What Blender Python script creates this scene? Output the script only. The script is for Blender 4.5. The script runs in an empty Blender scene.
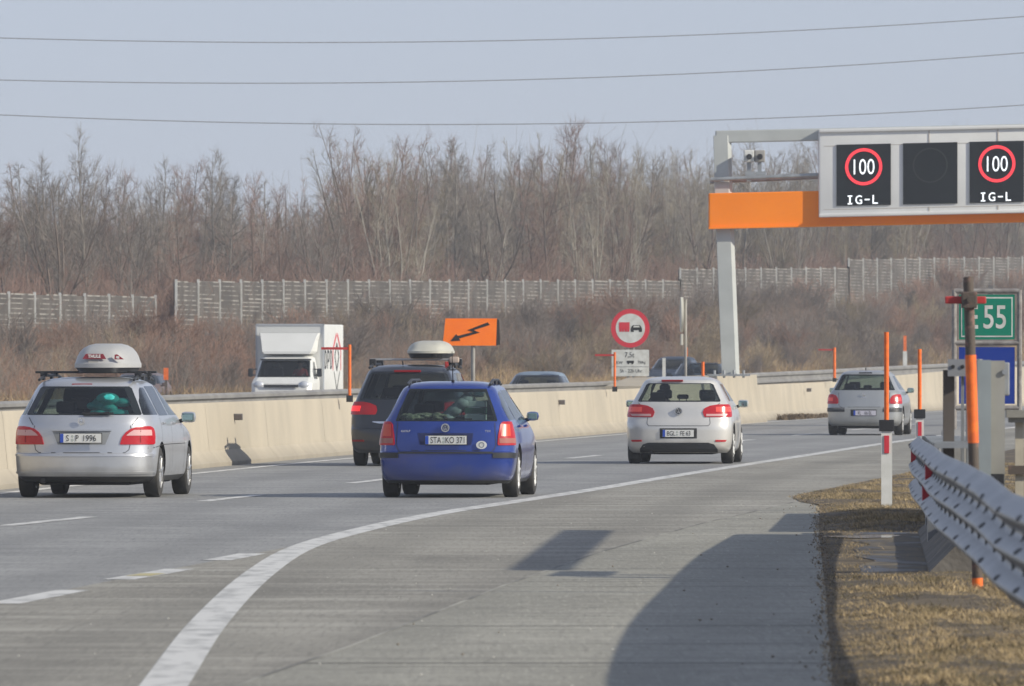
import bpy, bmesh, math, random
import numpy as np
from mathutils import Matrix, Vector

# ------------------------------------------------------------------ camera, sky, sun, exposure
SC = bpy.context.scene
COL = SC.collection
R = math.radians
FPX = 10000.0                     # telephoto: focal length in pixels for a 1024 px wide frame
CAM_H = 1.72
cam = bpy.data.cameras.new('Camera')
cam.sensor_width = 36.0
cam.lens = FPX * 36.0 / 1024.0
cam.clip_start = 1.0
cam.clip_end = 20000.0
cam.dof.use_dof = True
cam.dof.focus_distance = 135.0
cam.dof.aperture_fstop = 13.0
camo = bpy.data.objects.new('Camera', cam)
COL.objects.link(camo)
camo.location = (0, 0, CAM_H)
camo.rotation_euler = (R(90) + 18.0 / FPX, 0, 0)
SC.camera = camo

SUN_EL = R(27.0)
SUN_AZ = R(112.0)                 # clockwise from +Y (away from the camera): to the right and a little behind us
wd = bpy.data.worlds.new('World'); SC.world = wd; wd.use_nodes = True
wn = wd.node_tree.nodes; wl = wd.node_tree.links
sky = wn.new('ShaderNodeTexSky'); sky.sky_type = 'NISHITA'; sky.sun_disc = False
sky.sun_elevation = SUN_EL; sky.sun_rotation = SUN_AZ
sky.air_density = 1.0; sky.dust_density = 0.5; sky.ozone_density = 2.0; sky.altitude = 400
bg = wn['Background']; bg.inputs[1].default_value = 0.089
hsv = wn.new('ShaderNodeHueSaturation'); hsv.inputs['Saturation'].default_value = 0.42      # thin winter haze washes the blue out
tnt = wn.new('ShaderNodeMix'); tnt.data_type = 'RGBA'; tnt.blend_type = 'MULTIPLY'; tnt.inputs[0].default_value = 1.0; tnt.inputs[7].default_value = (0.89, 0.945, 1.15, 1)
wl.new(sky.outputs[0], hsv.inputs['Color']); wl.new(hsv.outputs[0], tnt.inputs[6]); veil = wn.new('ShaderNodeMix'); veil.data_type = 'RGBA'; veil.inputs[0].default_value = 0.38; veil.inputs[7].default_value = (4.7, 5.4, 6.9, 1)   # thin high haze evens the sky out
wl.new(tnt.outputs[2], veil.inputs[6]); wl.new(veil.outputs[2], bg.inputs[0])
sl = bpy.data.lights.new('Sun', 'SUN'); sl.energy = 4.0; sl.angle = R(0.6); sl.color = (1.0, 0.93, 0.78)
so = bpy.data.objects.new('Sun', sl); COL.objects.link(so)
sdir = Vector((math.sin(SUN_AZ) * math.cos(SUN_EL), math.cos(SUN_AZ) * math.cos(SUN_EL), math.sin(SUN_EL)))
so.rotation_euler = sdir.to_track_quat('Z', 'Y').to_euler()
SC.view_settings.view_transform = 'Standard'
SC.view_settings.look = 'None'
SC.view_settings.gamma = 1.0
SC.view_settings.exposure = 0.24
HAZE = 0.0003
SC.cycles.volume_bounces = 0
SC.cycles.max_bounces = 8
SC.cycles.transparent_max_bounces = 16

# ------------------------------------------------------------------ materials
MATS = {}
def mat(name, col, rough=0.6, metal=0.0, col2=None, scale=3.0, detail=6.0, bump=0.0, bscale=None, coat=0.0, spec=0.5, sx=(1, 1, 1), contrast=(0.35, 0.65), emit=None, estr=1.0, vary=0.0, rough2=None, dirt=None):
    if name in MATS: return MATS[name]
    m = bpy.data.materials.new(name); m.use_nodes = True
    nt = m.node_tree; b = nt.nodes['Principled BSDF']
    b.inputs['Base Color'].default_value = (*col, 1)
    b.inputs['Roughness'].default_value = rough
    b.inputs['Metallic'].default_value = metal
    b.inputs['Specular IOR Level'].default_value = spec
    b.inputs['Coat Weight'].default_value = coat
    b.inputs['Coat Roughness'].default_value = 0.08
    if emit:
        b.inputs['Emission Color'].default_value = (*emit, 1)
        b.inputs['Emission Strength'].default_value = estr
    if col2 or bump:
        tc = nt.nodes.new('ShaderNodeTexCoord'); mp = nt.nodes.new('ShaderNodeMapping')
        mp.inputs['Scale'].default_value = sx
        nt.links.new(tc.outputs['Object'], mp.inputs[0])
    if col2:
        n = nt.nodes.new('ShaderNodeTexNoise'); n.inputs['Scale'].default_value = scale; n.inputs['Detail'].default_value = detail
        nt.links.new(mp.outputs[0], n.inputs['Vector'])
        r = nt.nodes.new('ShaderNodeMapRange'); r.inputs[1].default_value = contrast[0]; r.inputs[2].default_value = contrast[1]
        nt.links.new(n.outputs[0], r.inputs[0])
        mx = nt.nodes.new('ShaderNodeMix'); mx.data_type = 'RGBA'
        mx.inputs[6].default_value = (*col, 1); mx.inputs[7].default_value = (*col2, 1)
        nt.links.new(r.outputs[0], mx.inputs[0]); nt.links.new(mx.outputs[2], b.inputs['Base Color'])
        if rough2 is not None:
            rm = nt.nodes.new('ShaderNodeMapRange'); rm.inputs[3].default_value = rough; rm.inputs[4].default_value = rough2
            nt.links.new(r.outputs[0], rm.inputs[0]); nt.links.new(rm.outputs[0], b.inputs['Roughness'])
    if dirt:                      # grime (colour, height where it ends) with a ragged upper edge
        sp = nt.nodes.new('ShaderNodeSeparateXYZ'); nt.links.new(tc.outputs['Object'], sp.inputs[0])
        dn = nt.nodes.new('ShaderNodeTexNoise'); dn.inputs['Scale'].default_value = dirt[2]; dn.inputs['Detail'].default_value = 7; nt.links.new(tc.outputs['Object'], dn.inputs['Vector'])
        ma = nt.nodes.new('ShaderNodeMath'); ma.operation = 'MULTIPLY_ADD'; ma.inputs[1].default_value = -dirt[1] * 1.2; nt.links.new(dn.outputs[0], ma.inputs[0]); nt.links.new(sp.outputs[2], ma.inputs[2])
        dr = nt.nodes.new('ShaderNodeMapRange'); dr.inputs[1].default_value = -dirt[1] * .7; dr.inputs[2].default_value = dirt[1] * .5; dr.inputs[3].default_value = dirt[3]; dr.inputs[4].default_value = 0.0; nt.links.new(ma.outputs[0], dr.inputs[0])
        dm = nt.nodes.new('ShaderNodeMix'); dm.data_type = 'RGBA'; dm.inputs[7].default_value = (*dirt[0], 1)
        nt.links.new(dr.outputs[0], dm.inputs[0]); nt.links.new(b.inputs['Base Color'].links[0].from_socket, dm.inputs[6]); nt.links.new(dm.outputs[2], b.inputs['Base Color'])
    if vary:                      # each object a little lighter or darker than the next
        oi = nt.nodes.new('ShaderNodeObjectInfo'); rm = nt.nodes.new('ShaderNodeMapRange'); rm.inputs[3].default_value = 1 - vary; rm.inputs[4].default_value = 1 + vary
        nt.links.new(oi.outputs['Random'], rm.inputs[0]); vm = nt.nodes.new('ShaderNodeVectorMath'); vm.operation = 'SCALE'
        src = b.inputs['Base Color'].links[0].from_socket
        nt.links.new(src, vm.inputs[0]); nt.links.new(rm.outputs[0], vm.inputs['Scale']); nt.links.new(vm.outputs[0], b.inputs['Base Color'])
    if bump:
        n2 = nt.nodes.new('ShaderNodeTexNoise'); n2.inputs['Scale'].default_value = bscale or scale * 8; n2.inputs['Detail'].default_value = 4
        nt.links.new(mp.outputs[0], n2.inputs['Vector'])
        bp = nt.nodes.new('ShaderNodeBump'); bp.inputs['Strength'].default_value = bump; bp.inputs['Distance'].default_value = 0.02
        nt.links.new(n2.outputs[0], bp.inputs['Height']); nt.links.new(bp.outputs[0], b.inputs['Normal'])
    MATS[name] = m
    return m

def glass_mat(name, tint, refl=0.08, rough=0.02):
    if name in MATS: return MATS[name]
    m = bpy.data.materials.new(name); m.use_nodes = True
    nt = m.node_tree; nt.nodes.remove(nt.nodes['Principled BSDF'])
    t = nt.nodes.new('ShaderNodeBsdfTransparent'); t.inputs[0].default_value = (*tint, 1)
    g = nt.nodes.new('ShaderNodeBsdfGlossy'); g.inputs['Roughness'].default_value = rough
    lw = nt.nodes.new('ShaderNodeLayerWeight'); lw.inputs[0].default_value = 0.5
    pw = nt.nodes.new('ShaderNodeMath'); pw.operation = 'POWER'; pw.inputs[1].default_value = 5.0; nt.links.new(lw.outputs['Facing'], pw.inputs[0])
    fr = nt.nodes.new('ShaderNodeMath'); fr.operation = 'MULTIPLY_ADD'; fr.inputs[1].default_value = 0.95; fr.inputs[2].default_value = 0.045; nt.links.new(pw.outputs[0], fr.inputs[0])
    ad = nt.nodes.new('ShaderNodeMath'); ad.operation = 'ADD'; ad.inputs[1].default_value = refl; ad.use_clamp = True
    nt.links.new(fr.outputs[0], ad.inputs[0])
    mx = nt.nodes.new('ShaderNodeMixShader')
    nt.links.new(ad.outputs[0], mx.inputs[0]); nt.links.new(t.outputs[0], mx.inputs[1]); nt.links.new(g.outputs[0], mx.inputs[2])
    nt.links.new(mx.outputs[0], nt.nodes['Material Output'].inputs[0])
    MATS[name] = m
    return m

# ------------------------------------------------------------------ object helpers
def tag(o, label=None, cat=None, group=None, kind=None):
    if label: o['label'] = label
    if cat: o['category'] = cat
    if group: o['group'] = group
    if kind: o['kind'] = kind
    return o
def empty(name, loc=(0, 0, 0), rz=0.0):
    o = bpy.data.objects.new(name, None); COL.objects.link(o)
    o.location = loc; o.rotation_euler = (0, 0, rz); o.empty_display_size = 0.2
    return o
def thing(name, label, cat, loc=(0, 0, 0), rz=0.0, group=None):
    return tag(empty(name, loc, rz), label, cat, group)
def copy_tree(o, parent=None):
    c = o.copy(); COL.objects.link(c)
    if parent: c.parent = parent
    for ch in list(o.children): copy_tree(ch, c)
    return c
def mesh_obj(name, me, parent=None):
    o = bpy.data.objects.new(name, me); COL.objects.link(o)
    if parent: o.parent = parent
    return o

class MB:
    """collects shapes, then links them as one mesh object"""
    def __init__(s): s.v = []; s.f = []; s.m = []
    def add(s, vs, fs, m=0, M=None):
        k = len(s.v)
        s.v += [tuple(M @ Vector(p)) if M else tuple(p) for p in vs]
        s.f += [tuple(i + k for i in f) for f in fs]
        s.m += [m] * len(fs)
        return s
    def box(s, c, d, m=0, M=None, rz=0, bev=0.0, taper=None):
        bm = bmesh.new(); bmesh.ops.create_cube(bm, size=1)
        for v in bm.verts:
            k = 1.0
            if taper and v.co.z > 0: k = taper
            v.co = Vector((v.co.x * d[0] * k, v.co.y * d[1] * k, v.co.z * d[2]))
        if bev: bmesh.ops.bevel(bm, geom=bm.edges[:], offset=bev, segments=2, affect='EDGES', profile=0.6)
        T = Matrix.Translation(c) @ Matrix.Rotation(rz, 4, 'Z')
        if M: T = M @ T
        bm.verts.index_update()
        s.add([v.co for v in bm.verts], [[v.index for v in f.verts] for f in bm.faces], m, T); bm.free()
        return s
    def cyl(s, p0, p1, r0, r1=None, n=12, m=0, caps=True, M=None):
        r1 = r0 if r1 is None else r1
        p0 = Vector(p0); p1 = Vector(p1); d = (p1 - p0).normalized()
        a = d.orthogonal().normalized(); b = d.cross(a)
        vs = []
        for p, r in ((p0, r0), (p1, r1)):
            for i in range(n):
                t = 2 * math.pi * i / n; vs.append(p + (a * math.cos(t) + b * math.sin(t)) * r)
        fs = [(i, (i + 1) % n, n + (i + 1) % n, n + i) for i in range(n)]
        if caps: fs += [tuple(range(n - 1, -1, -1)), tuple(range(n, 2 * n))]
        return s.add(vs, fs, m, M)
    def tube(s, pts, r, n=8, m=0, M=None):
        for a, b in zip(pts[:-1], pts[1:]): s.cyl(a, b, r, r, n, m, True, M)
        return s
    def prism(s, poly, o, ux, uy, un, m=0, M=None):
        """poly in (ux,uy) plane at o, extruded along un (full vector)"""
        o = Vector(o); ux = Vector(ux); uy = Vector(uy); un = Vector(un); n = len(poly)
        vs = [o + ux * a + uy * b for a, b in poly] + [o + ux * a + uy * b + un for a, b in poly]
        fs = [tuple(range(n)), tuple(range(2 * n - 1, n - 1, -1))] + [(i, n + i, n + (i + 1) % n, (i + 1) % n) for i in range(n)]
        return s.add(vs, fs, m, M)
    def ball(s, c, r, m=0, n=12, k=8, M=None):
        c = Vector(c); r = Vector(r) if hasattr(r, '__len__') else Vector((r, r, r)); vs = [c + Vector((0, 0, -r.z))]
        for j in range(1, k):
            p = -math.pi / 2 + math.pi * j / k
            for i in range(n):
                t = 2 * math.pi * i / n
                vs.append(c + Vector((r.x * math.cos(p) * math.cos(t), r.y * math.cos(p) * math.sin(t), r.z * math.sin(p))))
        vs.append(c + Vector((0, 0, r.z))); fs = []
        for i in range(n): fs.append((0, 1 + (i + 1) % n, 1 + i))
        for j in range(k - 2):
            for i in range(n):
                a = 1 + j * n + i; b = 1 + j * n + (i + 1) % n; fs.append((a, b, b + n, a + n))
        L = len(vs) - 1
        for i in range(n): fs.append((L, L - n + i, L - n + (i + 1) % n))
        return s.add(vs, fs, m, M)
    def ring(s, c, R1, R2, n=40, ux=(1, 0, 0), uy=(0, 0, 1), un=(0, -0.01, 0), m=0, M=None):
        c = Vector(c); ux = Vector(ux); uy = Vector(uy); un = Vector(un); vs = []
        for off in (Vector((0, 0, 0)), un):
            for r in (R1, R2):
                for i in range(n):
                    t = 2 * math.pi * i / n; vs.append(c + ux * r * math.cos(t) + uy * r * math.sin(t) + off)
        fs = []
        for i in range(n):
            j = (i + 1) % n
            fs += [(2 * n + i, 2 * n + j, 3 * n + j, 3 * n + i), (i, n + i, n + j, j), (i, j, 2 * n + j, 2 * n + i), (n + i, 3 * n + i, 3 * n + j, n + j)]
        return s.add(vs, fs, m, M)
    def lathe_x(s, prof, c, n=28, m=0, M=None):
        """prof: (x, r) closed loop round the local x axis"""
        c = Vector(c); vs = []; k = len(prof)
        for i in range(n):
            t = 2 * math.pi * i / n
            for x, r in prof: vs.append(c + Vector((x, r * math.cos(t), r * math.sin(t))))
        fs = []
        for i in range(n):
            for j in range(k): fs.append((i * k + j, i * k + (j + 1) % k, ((i + 1) % n) * k + (j + 1) % k, ((i + 1) % n) * k + j))
        return s.add(vs, fs, m, M)
    def grid(s, G, m=0, M=None, flip=False):
        """G[i][j] points"""
        a = len(G); b = len(G[0]); vs = [p for row in G for p in row]; fs = []
        for i in range(a - 1):
            for j in range(b - 1):
                q = (i * b + j, i * b + j + 1, (i + 1) * b + j + 1, (i + 1) * b + j); fs.append(q[::-1] if flip else q)
        return s.add(vs, fs, m, M)
    def text(s, body, size, o, ux=(1, 0, 0), uy=(0, 0, 1), un=(0, -0.004, 0), m=0, M=None, xs=1.0, bold=0.0):
        me = text_mesh(body, bold); ux = Vector(ux); uy = Vector(uy); un = Vector(un); o = Vector(o)
        vs = [o + ux * (v[0] * size * xs) + uy * (v[1] * size) + un for v in me[0]]
        return s.add(vs, me[1], m, M)
    def build(s, name, mats, parent=None, smooth=0.0, recalc=True):
        me = bpy.data.meshes.new(name); me.from_pydata(s.v, [], s.f)
        for mm in (mats if isinstance(mats, (list, tuple)) else [mats]): me.materials.append(mm)
        me.polygons.foreach_set('material_index', s.m)
        bm = bmesh.new(); bm.from_mesh(me)
        if recalc: bmesh.ops.recalc_face_normals(bm, faces=bm.faces[:])
        if smooth: shade(bm, smooth)
        bm.to_mesh(me); bm.free(); me.update()
        return mesh_obj(name, me, parent)

def shade(bm, deg):
    a = R(deg)
    for f in bm.faces: f.smooth = True
    for e in bm.edges:
        e.smooth = len(e.link_faces) == 2 and e.calc_face_angle(3.0) < a and e.link_faces[0].material_index == e.link_faces[1].material_index

TXT = {}
def text_mesh(body, bold=0.0):
    """unit-height lettering centred on its own middle, as (verts, faces)"""
    key = (body, bold)
    if key in TXT: return TXT[key]
    cu = bpy.data.curves.new('lettering', 'FONT'); cu.body = body; cu.size = 1.0; cu.align_x = 'CENTER'; cu.offset = bold
    cu.resolution_u = 4
    o = bpy.data.objects.new('lettering', cu); COL.objects.link(o)
    bpy.context.view_layer.update()
    dg = bpy.context.evaluated_depsgraph_get()
    me = bpy.data.meshes.new_from_object(o.evaluated_get(dg))
    vs = [(v.co.x, v.co.y) for v in me.vertices]; fs = [tuple(p.vertices) for p in me.polygons]
    bpy.data.objects.remove(o); bpy.data.curves.remove(cu); bpy.data.meshes.remove(me)
    ys = [v[1] for v in vs]; xs = [v[0] for v in vs]
    h = max(ys) - min(ys); cy = (max(ys) + min(ys)) / 2; cx = (max(xs) + min(xs)) / 2
    TXT[key] = ([((x - cx) / h, (y - cy) / h) for x, y in vs], fs)
    return TXT[key]

# ------------------------------------------------------------------ the lie of the road
_BD = np.arange(-100, 721, 1.0)
_k = np.exp(-(np.arange(-30, 31) / 12.0) ** 2); _k /= _k.sum()
_e = np.arange(-130, 751, 1.0)
_p = [(-130, -17.9), (0, -13.0), (53, -10.85), (100, -8.72), (133, -6.88), (163, -4.78), (183, -3.02), (213, .05), (235, 2.15), (271, 5.65), (302, 9.0), (351, 15.2), (420, 25.3), (500, 39.2), (600, 59.2), (720, 87.0), (751, 95.0)]
_BX = np.convolve(np.interp(_e, [a for a, b in _p], [b for a, b in _p]), _k, 'valid')
def Bx(D):
    """lateral position of the median barrier's foot, a long right-hand bend"""
    D = np.asarray(D, float)
    return np.interp(D, _BD, _BX) + np.maximum(D - 720, 0) * 0.26 + np.minimum(D + 100, 0) * 0.04
def Bs(D): return float((Bx(D + 1) - Bx(D - 1)) / 2)
def B(D): return float(Bx(D))
def sstep(x, a, b):
    t = np.clip((np.asarray(x, float) - a) / (b - a), 0, 1); return t * t * (3 - 2 * t)
def bank(D): return np.clip(1.2 + (np.asarray(D, float) - 360) * 0.0150, 0.9, 7.0)
def ground_z(X, D):
    off = np.asarray(X, float) - Bx(D)
    up = sstep(-off, 23.0, 34.0) * bank(D)
    opp = sstep(-off, 0.6, 3.0) * (1 - sstep(-off, 21, 24)) * 0.4 * sstep(D, 300, 380)
    verge = 0.0
    return up + opp + verge
SOLID = [(30, -1.55), (53, -1.84), (66, -1.99), (80, -2.04), (92, -1.93), (102, -1.50), (112, -0.86), (122, 0.05), (134, 1.14), (150, 2.50), (179, 5.10), (218, 8.72), (260, 13.2), (330, 21.6), (420, 34.0)]
def pl(tab, D): return float(np.interp(D, [a for a, b in tab], [b for a, b in tab]))
def smooth_tab(tab):
    """Catmull-Rom resample"""
    out = []; P = [tab[0]] + tab + [tab[-1]]
    for i in range(1, len(P) - 2):
        for k in range(6):
            t = k / 6; p = []
            for c in (0, 1):
                a, b, cc, d = P[i - 1][c], P[i][c], P[i + 1][c], P[i + 2][c]
                p.append(0.5 * (2 * b + (cc - a) * t + (2 * a - 5 * b + 4 * cc - d) * t * t + (3 * b - a - 3 * cc + d) * t ** 3))
            out.append(tuple(p))
    out.append(tab[-1]); return out
SOLIDS = smooth_tab(SOLID)
VERGE = [(-20, 0.9), (30, 1.35), (53, 1.70), (75, 2.35), (93.5, 2.88), (101, 3.10), (119, 3.66), (121, 3.50), (126, 3.52), (130, 3.85), (135, 4.35), (145, 5.3), (158, 6.5), (183, 8.7), (218, 12.0), (260, 16.6), (330, 25.2), (420, 38.2)]
RAIL = [(24, 2.20), (36, 2.30), (46, 2.40), (52, 2.50), (58, 2.63), (65, 2.80), (74, 3.10), (82, 3.36), (90, 3.66), (98, 3.97)]
# ------------------------------------------------------------------ shared materials
M_steel = mat('galvanised', (0.42, 0.44, 0.45), 0.45, 0.55, (0.30, 0.31, 0.32), 4, bump=0.05)
M_rail = mat('rail_steel', (0.26, 0.265, 0.275), 0.40, 0.45, (0.17, 0.175, 0.185), 1.3, detail=8, contrast=(0.3, 0.7))
M_dark = mat('dark_plastic', (0.018, 0.018, 0.02), 0.5)
M_black = mat('black_void', (0.008, 0.008, 0.009), 0.7)
M_white = mat('white_paint', (0.72, 0.72, 0.69), 0.45, col2=(0.60, 0.60, 0.56), scale=5)
M_lumwhite = mat('sign_white', (0.66, 0.67, 0.64), 0.5, col2=(0.52, 0.52, 0.48), scale=6)
M_orange = mat('orange_paint', (1.0, 0.215, 0.015), 0.6, col2=(0.95, 0.185, 0.015), scale=3, spec=.2)
M_orangeb = mat('orange_beam', (1.0, 0.265, 0.01), 0.6, col2=(0.94, 0.24, 0.01), scale=0.8, spec=.2)
M_orangep = mat('orange_pole', (0.95, 0.20, 0.03), 0.55, col2=(0.72, 0.14, 0.03), scale=14, spec=.3)
M_red = mat('red_paint', (0.55, 0.045, 0.04), 0.45, col2=(0.40, 0.03, 0.03), scale=9)
M_signred = mat('sign_red', (0.60, 0.03, 0.05), 0.45)
M_rust = mat('rusty_pole', (0.10, 0.080, 0.066), 0.8, col2=(0.22, 0.13, 0.105), scale=11, bump=0.3, contrast=(0.52, 0.62))
M_conc = mat('concrete', (0.435, 0.382, 0.298), 0.85, col2=(0.355, 0.315, 0.25), scale=1.3, detail=10, bump=0.15, bscale=30, sx=(1, 0.6, .35), contrast=(0.38, 0.75), dirt=((.17, .15, .12), .26, 1.1, .6))
M_concg = mat('grey_concrete', (0.36, 0.345, 0.32), 0.85, col2=(0.25, 0.24, 0.22), scale=2.5, detail=9, bump=0.15)
M_green = mat('sign_green', (0.0, 0.20, 0.125), 0.6, spec=.2)
M_blue = mat('sign_blue', (0.005, 0.034, 0.27), 0.6, spec=.2)

# ------------------------------------------------------------------ ground, roads, markings
def road_mat(name, c1, c2, c3, streak):
    m = bpy.data.materials.new(name); m.use_nodes = True; nt = m.node_tree; b = nt.nodes['Principled BSDF']
    b.inputs['Roughness'].default_value = 0.72; b.inputs['Specular IOR Level'].default_value = 0.35
    N = nt.nodes.new; L = nt.links.new
    tc = N('ShaderNodeTexCoord')
    def noise(scale, sx, det, lo, hi):
        mp = N('ShaderNodeMapping'); mp.inputs['Scale'].default_value = sx; L(tc.outputs['Object'], mp.inputs[0])
        n = N('ShaderNodeTexNoise'); n.inputs['Scale'].default_value = scale; n.inputs['Detail'].default_value = det; n.inputs['Roughness'].default_value = 0.65
        L(mp.outputs[0], n.inputs['Vector'])
        r = N('ShaderNodeMapRange'); r.inputs[1].default_value = lo; r.inputs[2].default_value = hi; L(n.outputs[0], r.inputs[0]); return r.outputs[0]
    def mix(f, a, bb, k=1.0):
        mx = N('ShaderNodeMix'); mx.data_type = 'RGBA'
        if k != 1.0:
            mu = N('ShaderNodeMath'); mu.operation = 'MULTIPLY'; mu.inputs[1].default_value = k; L(f, mu.inputs[0]); f = mu.outputs[0]
        L(f, mx.inputs[0])
        for s, v in ((6, a), (7, bb)):
            if isinstance(v, tuple): mx.inputs[s].default_value = (*v, 1)
            else: L(v, mx.inputs[s])
        return mx.outputs[2]
    base = mix(noise(0.30, (1, 0.30, 1), 9, 0.38, 0.62), c1, c2)
    base = mix(noise(0.9, (1.0, 0.12, 1), 9, 0.50, 0.68), base, tuple(x * .80 for x in c2), 0.6)
    base = mix(noise(1.1, streak, 8, 0.47, 0.68), base, c3, 0.9)
    base = mix(noise(4.5, (0.5, 0.7, 1), 6, 0.50, 0.74), base, tuple(x * 1.25 for x in c1), 0.5)
    base = mix(noise(1.0, (24, 0.9, 1), 4, 0.50, 0.70), base, tuple(x * 0.62 for x in c2), 0.55)
    base = mix(noise(1.0, (31, 1.3, 1), 4, 0.54, 0.72), base, tuple(x * 1.5 for x in c1), 0.5)
    # tyre tracks follow the lanes: attribute 'off' is the distance from the median
    at = N('ShaderNodeAttribute'); at.attribute_name = 'off'
    mu = N('ShaderNodeMath'); mu.operation = 'MULTIPLY'; mu.inputs[1].default_value = 2 * math.pi / 1.85; L(at.outputs['Fac'], mu.inputs[0])
    sn = N('ShaderNodeMath'); sn.operation = 'SINE'; L(mu.outputs[0], sn.inputs[0])
    r = N('ShaderNodeMapRange'); r.inputs[1].default_value = -0.2; r.inputs[2].default_value = 1.0; L(sn.outputs[0], r.inputs[0])
    base = mix(r.outputs[0], base, tuple(x * 0.78 for x in c2), 0.38)
    # fine aggregate
    base = mix(noise(38, (1, 1, 1), 3, 0.40, 0.75), base, tuple(x * 1.5 for x in c1), 0.35)
    L(base, b.inputs['Base Color'])
    n = N('ShaderNodeTexNoise'); n.inputs['Scale'].default_value = 45; n.inputs['Detail'].default_value = 3; L(tc.outputs['Object'], n.inputs['Vector'])
    bp = N('ShaderNodeBump'); bp.inputs['Strength'].default_value = 0.35; bp.inputs['Distance'].default_value = 0.01
    L(n.outputs[0], bp.inputs['Height']); L(bp.outputs[0], b.inputs['Normal'])
    MATS[name] = m; return m
M_asph = road_mat('asphalt', (0.274, 0.272, 0.262), (0.200, 0.199, 0.194), (0.33, 0.325, 0.315), (0.35, 0.9, 1))
M_merge = road_mat('worn_concrete_lane', (0.285, 0.268, 0.228), (0.180, 0.168, 0.140), (0.40, 0.38, 0.33), (0.22, 1.0, 1))
M_slab = road_mat('concrete_slab', (0.345, 0.330, 0.280), (0.235, 0.225, 0.187), (0.185, 0.175, 0.15), (0.10, 1.6, 1))

def strip(name, Ds, left, right, zf, material, ncol=6, kind='structure'):
    me = bpy.data.meshes.new(name); vs = []; fs = []; off = []
    for D in Ds:
        a, b = left(D), right(D)
        for j in range(ncol + 1):
            x = a + (b - a) * j / ncol; vs.append((x, D, zf(x, D))); off.append(x - B(D))
    k = ncol + 1
    for i in range(len(Ds) - 1):
        for j in range(ncol): fs.append((i * k + j, i * k + j + 1, (i + 1) * k + j + 1, (i + 1) * k + j))
    me.from_pydata(vs, [], fs); me.materials.append(material)
    at = me.attributes.new('off', 'FLOAT', 'POINT'); at.data.foreach_set('value', off)
    me.polygons.foreach_set('use_smooth', [True] * len(fs))
    return tag(mesh_obj(name, me), kind=kind)

def drange(a, b, s): return list(np.arange(a, b, s)) + [b]
rtab = lambda t: (lambda D: pl(t, D))
zc = lambda z: (lambda x, D: z)

# one ground sheet out to the horizon
def build_ground():
    xs = np.concatenate([[-6000, -3000, -1500, -800, -400, -200, -120], np.arange(-80, 90, 2.0), [100, 130, 180, 260, 400, 700, 1400, 3000, 6000]])
    ys = np.concatenate([[-400, -100, -30, 0, 20], np.arange(40, 760, 3.0), [780, 820, 900, 1000, 1300, 1800, 2600, 4000, 7000, 12000]])
    XX, YY = np.meshgrid(xs, ys)
    Z = ground_z(XX, YY)
    offs = XX - Bx(YY)
    Z = Z - 0.05 * ((offs > -23))
    rng = np.random.default_rng(3)
    Z = Z + np.where(offs < -24, (rng.random(Z.shape) - 0.5) * 0.25 * sstep(-offs, 24, 28), 0)
    n = len(xs); V = np.stack([XX, YY, Z], -1).reshape(-1, 3)
    F = [(i * n + j, i * n + j + 1, (i + 1) * n + j + 1, (i + 1) * n + j) for i in range(len(ys) - 1) for j in range(n - 1)]
    me = bpy.data.meshes.new('ground'); me.from_pydata(V.tolist(), [], F)
    me.materials.append(mat('dry_grass_soil', (0.20, 0.155, 0.095), 0.95, col2=(0.105, 0.080, 0.055), scale=0.35, detail=10, bump=0.6, bscale=5))
    me.polygons.foreach_set('use_smooth', [True] * len(F))
    return tag(mesh_obj('ground', me), kind='structure')
build_ground()

strip('carriageway', drange(-40, 420, 5) + drange(430, 720, 10), lambda D: B(D) - 0.6, lambda D: pl(VERGE, D) if D <= 420 else B(D) + 14.5, zc(0.004), M_asph, 10)
MERGE_L = [(-40, -7.6), (30, -5.6), (60, -4.20), (70.8, -3.62), (80, -3.0), (88, -2.38), (98, -1.62), (106, -1.15), (112, -0.74), (122, 0.17), (134, 1.26), (150, 2.62), (179, 5.22), (218, 8.84), (260, 13.3)]
JOINT = [(-40, -4.9), (30, -2.45), (53, -1.44), (60, -0.97), (67.7, -0.54), (75.8, -0.09), (89.6, 0.79), (105, 1.97), (114, 2.78), (121, 3.40)]
strip('merge_lane', drange(-40, 260, 2), rtab(MERGE_L), lambda D: pl(VERGE, D), zc(0.0062), M_merge, 6)
strip('hard_shoulder', drange(-40, 121, 2), rtab(JOINT), lambda D: pl(VERGE, D), zc(0.0084), M_slab, 6)
strip('slab_joint', drange(-40, 121, 2), lambda D: pl(JOINT, D) - 0.016, lambda D: pl(JOINT, D) + 0.016, zc(0.0104), mat('joint_tar', (0.15, 0.145, 0.13), 0.8, col2=(.36, .345, .30), scale=.35, contrast=(.42, .58)), 1)
# transverse joints and tined seams of the shoulder slabs
mb = MB(); rr = random.Random(5)
D = 40.0
for k in range(90):
    D += rr.choice((.7, 1.0, 1.6, 2.4))
    if D > 119: break
    A_, B_ = pl(JOINT, D), pl(VERGE, D); a = A_ + (B_ - A_) * rr.uniform(0, .5) * (k % 6 > 0); b = B_ - (B_ - A_) * rr.uniform(0, .5) * (k % 6 > 0); w = rr.uniform(.02, .045) if k % 6 else .07
    mb.add([(a, D, 0.0108), (b, D + 0.1, 0.0108), (b, D + 0.1 + w, 0.0108), (a, D + w, 0.0108)], [(0, 1, 2, 3)])
tag(mb.build('slab_seams', MATS['joint_tar']), kind='structure')
strip('opposite_carriageway', drange(60, 720, 5), lambda D: B(D) - 20.2, lambda D: B(D) - 2.6, lambda x, D: float(ground_z(x, D)) + 0.012, M_asph, 10)

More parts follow.
